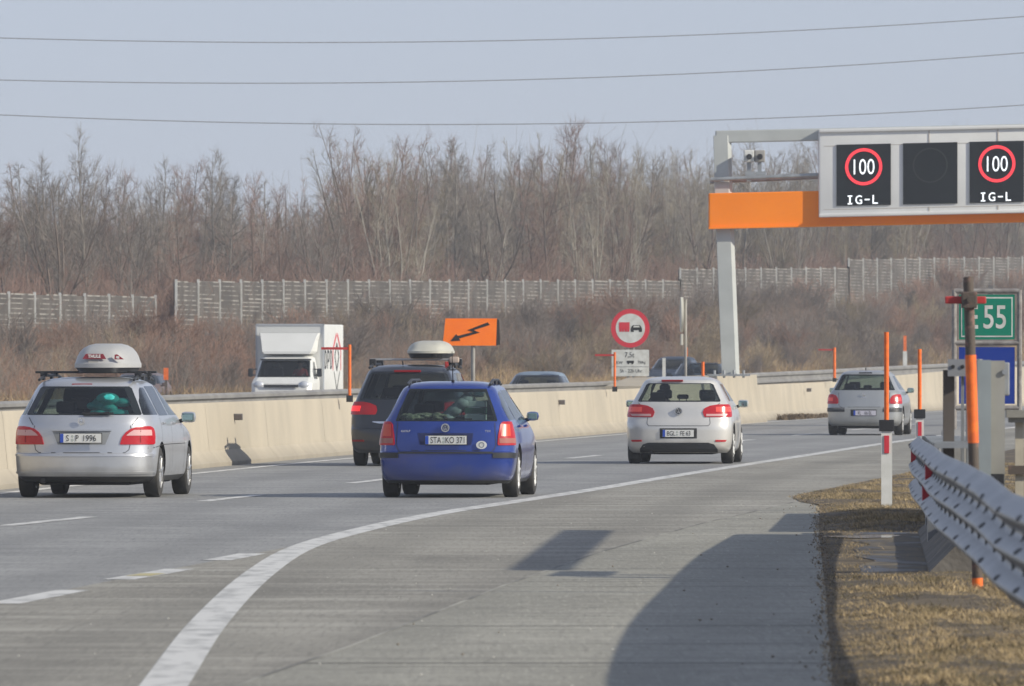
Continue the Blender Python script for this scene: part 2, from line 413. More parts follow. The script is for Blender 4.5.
M_line = mat('road_marking', (0.62, 0.61, 0.58), 0.6, col2=(0.33, 0.325, 0.305), scale=5, detail=10, contrast=(0.46, 0.70), bump=0.1, sx=(1, .25, 1))
def line(name, tab, w, D0, D1, step=2.0):
    Ds = drange(D0, D1, step)
    def ctr(D): return pl(tab, D)
    L_ = lambda D: ctr(D) - w / 2 * math.hypot(1, (ctr(D + .5) - ctr(D - .5)))
    R_ = lambda D: ctr(D) + w / 2 * math.hypot(1, (ctr(D + .5) - ctr(D - .5)))
    return strip(name, Ds, L_, R_, zc(0.0084), M_line, 2)
line('solid_line', SOLIDS, 0.26, 20, 420)
EDGE = smooth_tab([(60, -10.3), (100, -8.55), (128, -6.72), (154.6, -4.66), (176.4, -2.82), (213, .56), (235, 2.68), (271, 6.2), (302, 9.65), (351, 16.0), (420, 26.3), (520, 43.5)])
line('edge_line', EDGE, 0.20, 60, 520)
DASH = smooth_tab([(60, -8.6), (80, -7.2), (104, -5.26), (109.5, -4.70), (122, -3.78), (128.4, -3.2), (140, -2.27), (158, -0.72), (177, 1.1), (215, 4.93), (250, 8.6), (300, 14.2), (350, 20.6), (420, 31)])
for k in range(-2, 17): line('lane_dash', DASH, 0.20, 104 + 18 * k, 110 + 18 * k, 1.5)
SHORT = [(56, -4.55), (60, -4.3), (70.8, -3.58), (74.5, -3.3), (78.5, -3.08), (82, -2.76), (86, -2.54), (88.2, -2.36), (100, -1.6)]
for a, b in ((62.8, 66.5), (70.6, 74.8), (78.4, 82.4), (86.0, 89.0)): line('lane_dash', SHORT, 0.25, a, b, 1.0)
# the old yellow mark showing on one dash
y1 = MB(); y1.add([(pl(SHORT, 79.6) - .10, 79.6, .0105), (pl(SHORT, 79.6) + .10, 79.6, .0105), (pl(SHORT, 80.6) + .10, 80.6, .0105), (pl(SHORT, 80.6) - .10, 80.6, .0105)], [(0, 1, 2, 3)])
tag(y1.build('yellow_mark', mat('yellow_mark', (0.50, 0.42, 0.17), 0.7, col2=(0.4, 0.37, 0.25), scale=6)), kind='structure')

# grass verge beside the shoulder, the sunken gutter and its kerb slabs
def flat_win(D): return 1 - sstep(D, 77.0, 79.5) * (1 - sstep(D, 99.5, 102.0))      # the ground lies low round the gutter
def verge_z(x, D):
    d = x - pl(VERGE, D)
    k = float(flat_win(D))
    return 0.012 + k * (0.058 * float(sstep(d, 0.0, 0.7)) + 0.02 * math.sin(x * 3.1 + D * .7) * float(sstep(d, .1, .6)))
M_verge = mat('verge_soil', (0.15, 0.115, 0.07), 0.95, col2=(0.065, 0.05, 0.033), scale=1.6, detail=10, bump=0.8, bscale=14)
strip('verge', drange(-40, 420, 1.5), lambda D: pl(VERGE, D), lambda D: pl(VERGE, D) + 14, verge_z, M_verge, 40)
GUT_L = lambda D: 2.80 + (D - 79) * 0.030 + .07 * math.sin(D * .83) + .04 * math.sin(D * 1.7 + 1)
GUT_R = lambda D: 3.30 + (D - 79) * 0.036
M_wet = mat('silt_gutter', (0.19, 0.165, 0.13), 0.95, col2=(0.04, 0.037, 0.034), scale=1.5, detail=9, bump=0.6, bscale=5, sx=(1, 0.35, 1), contrast=(.44, .56), spec=.12, rough2=.40)
strip('gutter', drange(79.5, 99.5, .25), GUT_L, GUT_R, lambda x, D: .017 + .003 * math.sin(D * .8 + x * 3), M_wet, 14)
def puddle(cx, cy, rx_, ry_, seed):
    rr = random.Random(seed); n = 26; ph = [rr.uniform(0, 6.28) for _ in range(4)]; P = []
    for i in range(n):
        a = 2 * math.pi * i / n; k = 1 + .22 * math.sin(2 * a + ph[0]) + .16 * math.sin(3 * a + ph[1]) + .12 * math.sin(5 * a + ph[2]); P.append((cx + rx_ * k * math.cos(a), cy + ry_ * k * math.sin(a), .0225))
    m = MB(); m.add(P, [tuple(range(n))]); return tag(m.build('puddle', mat('puddle', (.03, .03, .032), .06, spec=.5)), kind='structure')
puddle(3.42, 96.8, .30, .9, 1)
mb = MB()
for k in range(5):
    D0 = 79.2 + k * 3.9; D1 = D0 + 3.8; a0, a1 = GUT_R(D0), GUT_R(D1)
    vs = [(a0, D0, 0.0), (a1, D1, 0.0), (a1, D1, 0.05), (a0, D0, 0.05), (a0 + .22, D0, 0.27), (a1 + .22, D1, 0.27), (a0 + .34, D0, 0.27), (a1 + .34, D1, 0.27), (a0 + .34, D0, 0.0), (a1 + .34, D1, 0.0)]
    mb.add(vs, [(0, 1, 2, 3), (3, 2, 5, 4), (4, 5, 7, 6), (6, 7, 9, 8), (0, 3, 4, 6, 8), (1, 9, 7, 5, 2)])
tag(mb.build('gutter_kerb', mat('stained_slab', (.20, .185, .165), .9, col2=(.11, .10, .088), scale=3, detail=9, bump=.3)), kind='structure')
m = MB(); m.box((0, 0, .46), (.26, 12.0, .94), bev=.03)  # block hidden by the rail end, added to throw a shadow band over the verge
o = m.build('shade_block', M_concg); o.location = (4.66, 105.5, .03); o.rotation_euler = (0, 0, -.043); tag(o, 'unseen low grey block added behind the near guard rail end to shade the verge', 'barrier')

# ------------------------------------------------------------------ median barriers
def sweep(name, Ds, path, prof, material, parent=None, smooth=30, hs=None, caps=True):
    """prof: closed list of (offset, z) swept along path(D); hs(D) scales z"""
    mb = MB(); k = len(prof); vs = []
    for D in Ds:
        h = hs(D) if hs else 1.0
        for o, z in prof: vs.append((path(D) + o, D, z * h))
    fs = [(i * k + j, i * k + (j + 1) % k, (i + 1) * k + (j + 1) % k, (i + 1) * k + j) for i in range(len(Ds) - 1) for j in range(k)]
    if caps: fs += [tuple(range(k)), tuple(range((len(Ds) - 1) * k, len(Ds) * k))]
    mb.add(vs, fs); return mb.build(name, material, parent, smooth)
NJ = [(0.02, -0.05), (0.02, 0.07), (-0.14, 0.26), (-0.21, 0.98), (-0.23, 1.04), (-0.37, 1.04), (-0.39, 0.98), (-0.46, 0.26), (-0.62, 0.07), (-0.62, -0.05)]
bar = thing('concrete_barrier', 'long beige concrete median barrier beside the fast lane, left of the gantry column', 'barrier', (B(133), 133, 0))
sweep('wall', drange(50, 251, 3), lambda D: B(D) - B(133), [(o, z) for o, z in NJ], M_conc, bar)
bar.children[0].data.transform(Matrix.Translation((0, -133, 0)))
def reflector(D, z, parent, w=0.14, dx=0.0, org=None):
    m = MB(); x = B(D) - 0.12 + dx
    m.box((x, D, z), (0.15, 0.08, 0.11), 0, bev=0.01); m.box((x, D - 0.046, z), (0.12, 0.012, 0.08), 1)
    o = m.build('reflector_bracket', [mat('bracket_grey', (0.22, 0.21, 0.2), 0.6), mat('reflector_face', (0.12, 0.10, 0.09), 0.3)], parent)
    o.data.transform(Matrix.Translation((-org[0], -org[1], 0)))
for D in (131, 166.5, 225.5): reflector(D, 0.79, bar, org=(B(133), 133))
# the deeper block round the gantry foot
blk = thing('gantry_plinth', 'taller concrete barrier block under the gantry column, ending in a flared edge', 'barrier', (B(262), 262, 0))
def plx(D): return B(D) + float(np.interp(D, [250, 258, 276, 281], [0.03, 0.46, 0.46, 0.42])) - B(262)
o = sweep('wall', drange(250, 281, 2), plx, [(0.02, -0.05), (0.02, 0.08), (-0.16, 0.30), (-0.26, 0.98), (-0.28, 1.30), (-1.30, 1.30), (-1.34, -0.05)], M_conc, blk, hs=lambda D: float(np.interp(D, [250, 254, 276, 281], [0.84, 1.0, 1.02, 1.03])))
o.data.transform(Matrix.Translation((0, -262, 0)))
m = MB()
for dx in (-.38, -.13, .13, .38):
    m.cyl((5.68 - B(262) + dx, -.32, 1.28), (5.68 - B(262) + dx, -.32, 1.48), .035, n=8)
m.box((5.68 - B(262), 0, 1.35), (1.1, .9, .05))
m.build('base_plate', M_steel, blk)
far = thing('concrete_barrier', 'beige concrete median barrier curving away right of the gantry, behind the last car', 'barrier', (B(320), 320, 0))
hfar = lambda D: float(np.interp(D, [280, 310, 351, 420, 520, 700], [.98, 1.02, 1.30, 1.6, 1.9, 2.1]))
o = sweep('wall', drange(281, 700, 6), lambda D: B(D) - .25 * float(1 - sstep(D, 300, 340)) - B(320), NJ, M_conc, far, hs=hfar)
o.data.transform(Matrix.Translation((0, -320, 0)))
for D in (304, 345): reflector(D, .84, far, org=(B(320), 320), dx=-.15)
for th_, d0_, d1_, st_ in ((bar, 60, 250, 9.0), (far, 290, 470, 9.5)):
    D = d0_ + 3.3
    while D < d1_:
        m = MB(); bx_ = B(D) - (.25 * float(1 - sstep(D, 300, 340)) if th_ is far else 0); h_ = hfar(D) if th_ is far else 1
        P_ = [(o + .003, z * h_) for o, z in NJ[1:5]]; vs_ = [(bx_ + o - th_.location.x, D + e - th_.location.y, z) for e in (0, .035) for o, z in P_]
        m.add(vs_, [(i, i + 1, i + 5, i + 4) for i in range(3)]); m.build('joint', mat('joint_dark', (.16, .14, .11), .9), th_, recalc=False); D += st_
# steel rail of the opposite carriageway, just behind
WB = [(-.02, .88), (.04, .92), (.04, .96), (-.02, 1.0), (-.02, 1.06), (.04, 1.10), (.04, 1.15), (-.02, 1.19), (-.05, 1.19), (-.05, .88)]
opr = thing('guard_rail', 'thin grey steel guard rail showing just above the beige median barrier', 'guard rail', (B(200), 200, 0))
hop = lambda D: float(np.interp(D, [0, 150, 200, 250, 320, 375, 700], [.94, .95, .99, 1.01, 1.2, 1.40, 2.0]))
o = sweep('rail_beam', drange(90, 700, 5), lambda D: B(D) - 1.5 - B(200), WB, mat('dull_rail', (0.30, 0.29, 0.27), 0.6, 0.2, col2=(0.22, 0.21, 0.2), scale=1.0), opr, hs=hop)
o.data.transform(Matrix.Translation((0, -200, 0)))
for k in range(90):
    D = 100 + k * 4.0; m = MB(); h = hop(D)
    m.box((B(D) - 1.6 - B(200), D - 200, .55 * h), (.06, .12, 1.12 * h)); m.build('post', M_steel, opr)

# ------------------------------------------------------------------ noise wall on the embankment
M_fpost = mat('pale_steel_post', (0.62, 0.62, 0.60), 0.5, col2=(0.5, 0.5, 0.48), scale=3)
M_board = mat('weathered_boards', (0.070, 0.062, 0.055), 0.9, col2=(0.115, 0.10, 0.088), scale=0.9, detail=8, contrast=(0.4, 0.62))
M_slat = mat('pale_slats', (0.33, 0.31, 0.28), 0.8, col2=(0.10, 0.09, 0.08), scale=1.1, detail=9, contrast=(0.44, 0.56))
def fence_off(D): return B(D) - 35.0
# end distances and top heights of the stepped stretches
runs = [(318, 391, 4.15, 4.3, 'lowest noise wall at the far left, its panels ending behind reddish brush'),
        (395.5, 523, 4.95, 6.0, 'long middle noise wall on the embankment above the white truck and orange sign'),
        (523, 576, 6.6, 7.15, 'noise wall stretch one step higher, seen just right of the gantry column'),
        (576, 700, 7.64, 9.2, 'tallest noise wall at the far right, above the green road sign')]
for (d0, d1, h0, h1, lab) in runs:
    org = (fence_off(d0), d0)
    th = thing('noise_wall', lab, 'noise wall', (org[0], org[1], 0), group='stepped noise walls along the embankment')
    n = int(round((d1 - d0) / 4.92)); rr = random.Random(int(d0))
    for i in range(n + 1):
        D = d0 + (d1 - d0) * i / n; top = h0 + (h1 - h0) * i / n; x = fence_off(D); zg = float(ground_z(x, D)) - .2
        MB().box((x - org[0], D - org[1], (top + zg) / 2), (.095, .13, top - zg)).build('post', M_fpost, th)
        if i < n:
            D2 = d0 + (d1 - d0) * (i + 1) / n; x2 = fence_off(D2); t2 = h0 + (h1 - h0) * (i + 1) / n
            m = MB(); lo = zg
            dy = -0.0
            m.add([(x - org[0], D - org[1] + .02, lo), (x2 - org[0], D2 - org[1] + .02, lo), (x2 - org[0], D2 - org[1] + .02, top - .1), (x - org[0], D - org[1] + .02, top - .1),
                   (x - org[0] - .1, D - org[1] + .08, lo), (x2 - org[0] - .1, D2 - org[1] + .08, lo), (x2 - org[0] - .1, D2 - org[1] + .08, top - .1), (x - org[0] - .1, D - org[1] + .08, top - .1)],
                  [(0, 1, 2, 3), (7, 6, 5, 4), (3, 2, 6, 7), (0, 3, 7, 4), (1, 5, 6, 2), (0, 4, 5, 1)], 0)
            z = top - .06; k = 0
            while z > lo + .3:
                a, b = 0.03, 0.97; ww = .035 if k % 4 else .055
                if rr.random() < .22: a = rr.uniform(.05, .5)
                if rr.random() < .22: b = rr.uniform(.5, .95)
                xa = x + (x2 - x) * a - org[0]; xb = x + (x2 - x) * b - org[0]; ya = D + (D2 - D) * a - org[1]; yb = D + (D2 - D) * b - org[1]
                m.add([(xa, ya - .05, z - ww), (xb, yb - .05, z - ww), (xb, yb - .05, z), (xa, ya - .05, z), (xa, ya + .02, z), (xb, yb + .02, z)], [(0, 1, 2, 3), (3, 2, 5, 4)], 1)
                z -= .18 + rr.uniform(-.02, .02); k += 1
            m.build('panel', [M_board, M_slat], th)

# ------------------------------------------------------------------ gantry
GY = 262.0; SK = 0.0; TI = 0.022         # distance, skew and tilt of the beam
gan = thing('sign_gantry', 'grey steel gantry with orange crossbeam carrying white speed display housing', 'gantry', (5.70, GY, 0))
GM = Matrix(((1, 0, 0, 0), (-SK, 1, 0, 0), (TI, 0, 1, 0), (0, 0, 0, 1)))   # beam frame: x along beam
M_gpost = mat('gantry_grey', (0.47, 0.49, 0.48), 0.5, 0.1, col2=(0.40, 0.42, 0.41), scale=1.5)
M_gor = M_orangeb
m = MB()
def leg(m, xb, xt, z0, z1):
    w, d = .46, .5; ch = .10
    pl4 = [(-w / 2, -d / 2), (w / 2 - ch, -d / 2), (w / 2, -d / 2 + ch), (w / 2, d / 2), (-w / 2, d / 2)]
    vs = [(xb + a, b, z0) for a, b in pl4] + [(xt + a, b, z1) for a, b in pl4]; n = 5
    m.add(vs, [tuple(range(n)), tuple(range(2 * n - 1, n - 1, -1))] + [(i, (i + 1) % n, n + (i + 1) % n, n + i) for i in range(n)])
leg(m, 0.03, -0.12, 1.37, 5.25); m.build('column', M_gpost, gan)
m = MB(); leg(m, -0.155, -0.19, 6.05, 7.62); m.build('column', M_gpost, gan)
m = MB(); leg(m, 19.0, 19.0, 0.0, 8.05); o = m.build('column', M_gpost, gan)
m = MB(); m.box((9.4, 0, 7.60), (19.55, .46, .32), M=GM, bev=.03); m.build('top_beam', M_gpost, gan)
m = MB(); m.box((9.15, -.10, 5.66), (19.4, .72, .92), M=GM, bev=.03); m.box((9.15, -.12, 5.21), (19.4, .78, .05), M=GM); m.build('crossbeam', M_gor, gan)
m = MB(); m.cyl((-.5, -.38, 6.48), (3.0, -.38, 6.55), .055, M=GM); m.cyl((-.5, .38, 6.42), (3.0, .38, 6.5), .045, M=GM)
for x in (-.2, .5): m.box((x, 0, 6.45), (.1, .8, .08), M=GM)
m.build('pipe_bracket', M_steel, gan)
# display housing
m = MB(); H0, H1 = 5.42, 7.70
m.box((7.86, -.34, (H0 + H1) / 2), (11.08, .62, H1 - H0), M=GM, bev=.07)
m.box((7.86, -.40, H1 - .02), (11.08, .66, .09), 0, M=GM, bev=.03); m.box((7.86, -.41, H0 + .05), (11.08, .66, .09), 0, M=GM, bev=.03)
for x in (5.20, 7.0, 8.75, 10.5):
    m.box((x, -.655, H1 - .22), (.025, .02, .42), 1, M=GM); m.box((x, -.655, H0 + .12), (.025, .02, .2), 1, M=GM)
for z in (H1 - .42, H0 + .2): m.box((7.9, -.652, z), (10.9, .008, .012), 1, M=GM)
hs = m.build('display_housing', [mat('housing_white', (0.78, 0.78, 0.76), 0.5, col2=(0.70, 0.70, 0.685), scale=.7), mat('seam_rust', (0.42, 0.38, 0.34), 0.7)], gan, 30)
M_led_bg = mat('display_black', (0.010, 0.013, 0.017), 0.5, col2=(0.015, 0.018, 0.022), scale=60, spec=.25)
M_ledw = mat('led_white', (0.8, 0.85, 0.9), 0.5, emit=(0.92, 0.97, 1.0), estr=0.80)
M_ledr = mat('led_red', (0.6, 0.05, 0.05), 0.5, emit=(0.95, 0.03, 0.06), estr=0.75)
F0 = -.655
def lit(m, x, z):
    m.ring((x, F0 - .045, z), .485, .405, 48, un=(0, -.01, 0), m=2, M=GM)
    m.text('100', .40, (x + .01, F0 - .055, z), xs=.74, m=1, M=GM, bold=-.006)
    m.box((x - .36, F0 - .06, z - .86), (.038, .004, .23), 1, M=GM)
    for dz_ in (-.10, .10): m.box((x - .36, F0 - .058, z - .86 + dz_), (.12, .004, .032), 1, M=GM)
    m.text('G', .23, (x - .13, F0 - .055, z - .86), m=1, M=GM, xs=.85, bold=.008); m.box((x + .09, F0 - .06, z - .86), (.13, .004, .034), 1, M=GM); m.text('L', .23, (x + .30, F0 - .055, z - .86), m=1, M=GM, xs=1.0, bold=.008)
for x, z, on in ((3.49, 6.55, 1), (5.23, 6.55, 0), (6.97, 6.55, 1), (8.7, 6.55, 0), (10.45, 6.55, 1)):
    m = MB(); m.box((x, F0 - .015, z - .10 + .06), (1.42, .04, 1.60), 0, M=GM)
    if on: lit(m, x + .0, z + .17 - .0)
    else: m.ring((x, F0 - .04, z + .17), .46, .42, 40, un=(0, -.004, 0), m=3, M=GM)
    m.build('display_screen', [M_led_bg, M_ledw, M_ledr, mat('led_off', (0.020, 0.025, 0.025), .5)], hs)
for i, (dx, lab) in enumerate(((0.50, 'white camera with dark lens, left of the two on the gantry pipe'), (0.78, 'darker camera, right of the two on the gantry pipe'))):
    t = thing('traffic_camera', lab, 'camera', (5.70 + dx, GY - .42, 6.60), group='cameras on the gantry')
    m = MB(); m.box((0, .12, .48), (.27, .5, .31), 0, bev=.03); m.build('camera_housing', [M_white if i == 0 else M_concg], t)
    m = MB(); m.cyl((0, -.15, .46), (0, -.20, .46), .075, n=16); m.build('lens', M_dark, t)
    m = MB(); m.box((0, .1, .13), (.1, .12, .42)); m.box((.03, .1, -.03), (.26, .16, .22)); m.build('mount', M_steel, t)

# ------------------------------------------------------------------ signs
# no overtaking for lorries
t = thing('no_overtaking_sign', 'round red-rimmed sign with red truck and black car above a white panel', 'road sign', (3.03, 256, 0))
S = 1 / 39.0
m = MB(); C0 = (0, 0, 1.72 + (361 - 328.3) * S)
m.cyl((0, 0, C0[2]), (0, .03, C0[2]), .495, n=48, m=1); m.cyl((0, -.004, C0[2]), (0, 0, C0[2]), .375, n=48, m=0)
def lorry(m, x, z, s, mi):
    m.prism([(-.115, -.03), (.115, -.03), (.115, .13), (-.115, .13)], (x, -.006, z), (s, 0, 0), (0, 0, s), (0, -.004, 0), mi)
    for a in (-.085, -.03, .03, .085):
        m.prism([(a - .022, -.075), (a + .022, -.075), (a + .022, -.028), (a - .022, -.028)], (x, -.006, z), (s, 0, 0), (0, 0, s), (0, -.004, 0), mi)
def carsym(m, x, z, s, mi):
    m.prism([(-.115, -.03), (.115, -.03), (.105, .02), (.07, .07), (-.07, .07), (-.105, .02)], (x, -.006, z), (s, 0, 0), (0, 0, s), (0, -.004, 0), mi)
    for a in (-.08, .08): m.prism([(a - .028, -.065), (a + .028, -.065), (a + .028, -.028), (a - .028, -.028)], (x, -.006, z), (s, 0, 0), (0, 0, s), (0, -.004, 0), mi)
lorry(m, -.155, C0[2], 1.18, 1); carsym(m, .155, C0[2] - .01, 1.30, 2)
m.prism([(-.085, .032), (.085, .032), (.065, .072), (-.065, .072)], (.155, -.011, C0[2] - .01), (1, 0, 0), (0, 0, 1), (0, -.003, 0), 0)
m.build('sign_disc', [M_lumwhite, M_signred, M_black], t)
zp = 1.72 - 2 * S
m = MB(); m.box((0, .012, zp), (.96, .03, .68), 0)
k = .0
m.text('7,5t', .15, (-.02, -.004, zp + .20), m=1, xs=.85); m.text('LKW', .075, (-.30, -.004, zp + .01), m=1, xs=.9)
m.text('750kg', .09, (.29, -.004, zp + .01), m=1, xs=.85)
m.prism([(-.09, .0), (.09, .0), (.09, .06), (-.09, .06)], (0, -.003, zp), (1, 0, 0), (0, 0, 1), (0, -.004, 0), 1)
for a in (-.05, .05): m.cyl((a, -.007, zp - .01), (a, -.003, zp - .01), .022, n=10, m=1)
m.text('5h - 22h Uhr', .085, (0.02, -.004, zp - .20), m=1, xs=.9)
m.prism([(-.47, 0), (.47, 0), (.47, .008), (-.47, .008)], (0, -.003, zp - .10), (1, 0, 0), (0, 0, 1), (0, -.004, 0), 1)
m.build('sign_panel', [M_lumwhite, M_black], t)
for dx in (-.06, .08): MB().cyl((dx, .06, 0), (dx, .06, 2.5), .03, n=8).build('post', M_concg, t)

# orange diversion sign
t = thing('diversion_sign', 'orange rectangular sign with black zigzag arrow pointing down to the left', 'road sign', (-.90, 217, 0), rz=R(4))
S = 1 / 46.1; zc0 = 1.72 + (361 - 332) * S
m = MB(); w, h = .575, .295
m.prism([(-w - .03, -h), (w - .02, -h), (w, h), (-w + .03, h)], (0, 0, zc0), (1, 0, 0), (0, 0, 1), (0, .03, 0), 0)
arr = [(-.42, -.19), (-.25, -.19), (-.27, -.13), (.0, -.04), (.23, -.01), (.16, .045), (.40, .15), (.35, .20), (.0, .05), (.06, .03), (-.05, .01), (-.28, -.07), (-.31, -.01)]
arr = [(-.44, -.20), (-.22, -.185), (-.25, -.14), (.20, -.012), (.07, .04), (.42, .155), (.37, .21), (-.06, .045), (.06, .0), (-.28, -.085), (-.31, -.045)]
m.prism(arr, (0, -.004, zc0), (1, 0, 0), (0, 0, 1), (0, -.006, 0), 1)
m.build('sign_panel', [M_orange, M_black], t)
m = MB(); m.prism([(w - .02, -h), (w + .07, -h + .02), (w + .05, h - .04), (w, h)], (0, .04, zc0), (1, 0, 0), (0, 0, 1), (0, .25, 0), 0); m.build('side_frame', M_dark, t)
MB().cyl((.06, .08, 0), (.06, .08, zc0 + .2), .045, n=10).build('post', M_concg, t)

# sign seen edge-on
t = thing('edge_on_sign', 'narrow pale sign seen edge-on, on a thin post left of the gantry column', 'road sign', (4.42, 258, 0))
S = 1 / 38.8
m = MB(); z0, z1 = 1.72 + 29 * S, 1.72 + 64 * S; zm = (z0 + z1) / 2; hr = (z1 - z0) / 2
m.cyl((-.07, 0, zm), (-.01, .002, zm), hr, n=36); m.build('sign_disc', mat('aged_white', (0.62, 0.6, 0.5), .5), t)
m = MB(); m.box((-.04, 0, 1.72 + 21.5 * S), (.05, .5, 11 * S), rz=R(2)); m.build('sign_panel', MATS['aged_white'], t)
MB().cyl((.06, .05, 0), (.06, .05, 1.72 + 62 * S), .035, n=8).build('post', M_concg, t)

# E 55 sign
t = thing('route_sign', 'green E 55 route sign above a blue panel in a grey tube frame', 'road sign', (7.93, 167, 0))
S = 1 / 59.9
zt, zb, zmid = 1.72 + 70 * S, 1.72 - 47 * S, 1.72 + 18 * S
m = MB()
for x in (-.545, .545): m.cyl((x, 0, 0), (x, 0, zt + .02), .042, n=10)
for z in (zt, zmid, zb): m.cyl((-.545, 0, z), (.545, 0, z), .042, n=10)
m.build('frame', mat('tube_frame', (0.33, 0.31, 0.29), 0.6, 0.2, col2=(0.2, 0.18, 0.17), scale=8), t)
m = MB(); gz = (zt + zmid) / 2; gh = (zt - zmid) / 2 - .10
m.box((0, -.0, gz), (.93, .02, gh * 2 + .08), 0); m.box((0, -.013, gz), (.86, .006, gh * 2), 1); m.box((0, -.017, gz), (.82, .006, gh * 2 - .05), 0)
m.text('E', .39, (-.24, -.020, gz), m=1, xs=.80, bold=.012); m.text('55', .39, (.13, -.020, gz), m=1, xs=.76, bold=.012)
m.build('sign_panel', [M_green, M_lumwhite], t)
m = MB(); bz = (zmid + zb) / 2; bh = (zmid - zb) / 2 - .07
m.box((0, 0, bz), (.93, .02, bh * 2), 0); m.build('sign_panel', [M_blue], t)

# ------------------------------------------------------------------ snow poles and delineators
def snow_pole(x, D, z0, z1, r, label, arm=None, lean=0.0, clamp=True):
    t = thing('snow_pole', label, 'snow pole', (x, D, z0), group='orange snow poles on the median barrier')
    h = z1 - z0
    MB().cyl((0, 0, 0), (lean, 0, h), r, n=10).build('pole', M_orangep, t)
    if arm: m = MB(); m.box((-arm / 2, 0, h - .07), (arm, .03, .045)); m.build('arm', M_red, t)
    m = MB(); m.box((0, 0, .03), (.12, .12, .12)); m.build('foot_clamp', M_dark, t)
snow_pole(B(183), 183, 1.0, 2.02, .029, 'orange snow pole on the barrier in front of the white truck', arm=.52)
snow_pole(B(238), 238, 1.02, 1.93, .029, 'orange snow pole on the barrier before the white panel sign', arm=.47)
snow_pole(B(311) - .12, 311, 1.1, 2.14, .045, 'orange snow pole with arm on the barrier left of the last car', arm=.50)

def delineator(x, D, label, zb=0.0, hw=1.0, hp=2.0, s=1.0, group='marker posts beside the carriageways', plain=False, rp=.028):
    t = thing('marker_post', label, 'marker post', (x, D, zb), group=group)
    m = MB(); w = .062 * s
    poly = [(-w, -.03), (w, -.03), (w * .8, .06), (-w * .8, .06)]
    m.prism(poly, (0, 0, 0), (1, 0, 0), (0, 1, 0), (0, 0, hw * .87), 0)
    m.build('post', [M_white], t)
    if not plain:
        m = MB(); m.box((.0 * s, -.036, hw * .72), (.055 * s, .012, .20 * hw), 0); m.build('reflector', [M_signred], t)
        m = MB(); m.box((0, .01, hw * .935), (.17 * s, .12, .13), 0, bev=.008); m.build('band', [M_dark], t)
    MB().cyl((.0, .02, hw * .8), (.0, .02, hp), rp, n=10).build('snow_stake', M_orangep, t)
delineator(4.27, 114, 'white marker post with orange stake standing in the grass before the rail end', .05, 1.0, 2.0)
delineator(5.83, 143, 'white marker post with orange stake rising behind the end of the guard rail', .03, 1.0, 1.86, .95)
def on_far(xr, D, lab, zo0, zo1, white=.0):
    x = xr * D; zg = float(ground_z(x, D))
    t = thing('marker_post', lab, 'marker post', (x, D, zg), group='marker posts beside the carriageways')
    MB().box((0, 0, (zo0 - zg) / 2), (.20, .06, zo0 - zg)).build('post', M_white, t)
    MB().box((0, 0, (zo0 + zo1) / 2 - zg), (.15, .05, zo1 - zo0)).build('snow_stake', M_orangep, t)
on_far(.0393, 486, 'far white marker post with orange top, right of the last car roof', 2.20, 2.95)
on_far(.0174, 430, 'small orange-topped marker post behind the two oncoming cars', 1.75, 2.30)
on_far(-.0346, 318, 'small orange-topped marker post at the foot of the left embankment', 1.12, 1.50)
for ch_ in list(COL.objects)[-2:]:
    if ch_.name.startswith('post'): ch_.scale = (.4, 1, 1); ch_.data.materials[0] = M_rust
t = thing('marker_post', 'slim white marker post left of the two oncoming cars', 'marker post', (.0152 * 268, 268, 0), group='marker posts beside the carriageways')
m = MB(); m.box((0, 0, .9), (.09, .05, 1.8)); m.build('post', M_white, t)
t = thing('marker_post', 'slim orange stake before the right oncoming car', 'marker post', (.0191 * 268, 268, 0), group='marker posts beside the carriageways')
m = MB(); m.cyl((0, 0, 0), (0, 0, 1.70), .04, n=8); m.build('snow_stake', M_orangep, t)

# tall pole with red arm beside the rail
t = thing('snow_pole', 'tall leaning pole with orange band and red crossarm behind the near guard rail', 'snow pole', (3.40, 73, .02))
ln = lambda z: (-.07 * z / 2.33, 0, z)
s_ = 137.0; hz = lambda y: 1.72 + (361 - y) / s_ - .02
m = MB(); m.cyl(ln(0), ln(hz(578)), .040, n=14, m=1); m.cyl(ln(hz(578)), ln(hz(443)), .038, n=14, m=0); m.cyl(ln(hz(443)), ln(hz(355)), .041, n=14, m=1); m.cyl(ln(hz(355)), ln(hz(277)), .038, n=14, m=0)
m.build('pole', [M_rust, M_orangep], t, 40)
m = MB(); m.box((-.09, -.02, hz(300)), (.30, .035, .055), bev=.01); m.build('crossarm', M_red, t)
m = MB(); m.box((ln(hz(300))[0] + .0, -.03, hz(300)), (.115, .10, .12), bev=.01); m.cyl((ln(hz(300))[0], -.1, hz(300)), (ln(hz(300))[0], -.07, hz(300)), .02, n=6); m.build('clamp', M_rust, t)

# ------------------------------------------------------------------ near guard rail (three waves)
RAILS = smooth_tab(RAIL)
rx = lambda D: pl(RAILS, D)
rtop = lambda D: float(np.interp(D, [24, 46, 49, 52.5, 58, 70, 88, 98], [1.08, 1.075, 1.075, 1.115, 1.125, 1.11, 1.06, .985]))
near = thing('guard_rail', 'near grey three-wave steel guard rail at the right edge, dotted with dark slots', 'guard rail', (rx(60), 60, 0))
prof = []
NZ = 36
for i in range(NZ + 1):
    z = -0.525 * i / NZ; ph = (i / NZ) * 3; prof.append((-.085 * (0.5 - 0.5 * math.cos(2 * math.pi * ph)) , z))
prof2 = prof + [(o + .008, z) for o, z in reversed(prof)]
Ds = drange(24, 98, .5); vs = []; k = len(prof2)
hscale = lambda D: float(np.interp(D, [24, 70, 98], [1, 1, 1.10]))
for D in Ds:
    for o, z in prof2: vs.append((rx(D) - rx(60) + o, D - 60, rtop(D) + z * hscale(D)))
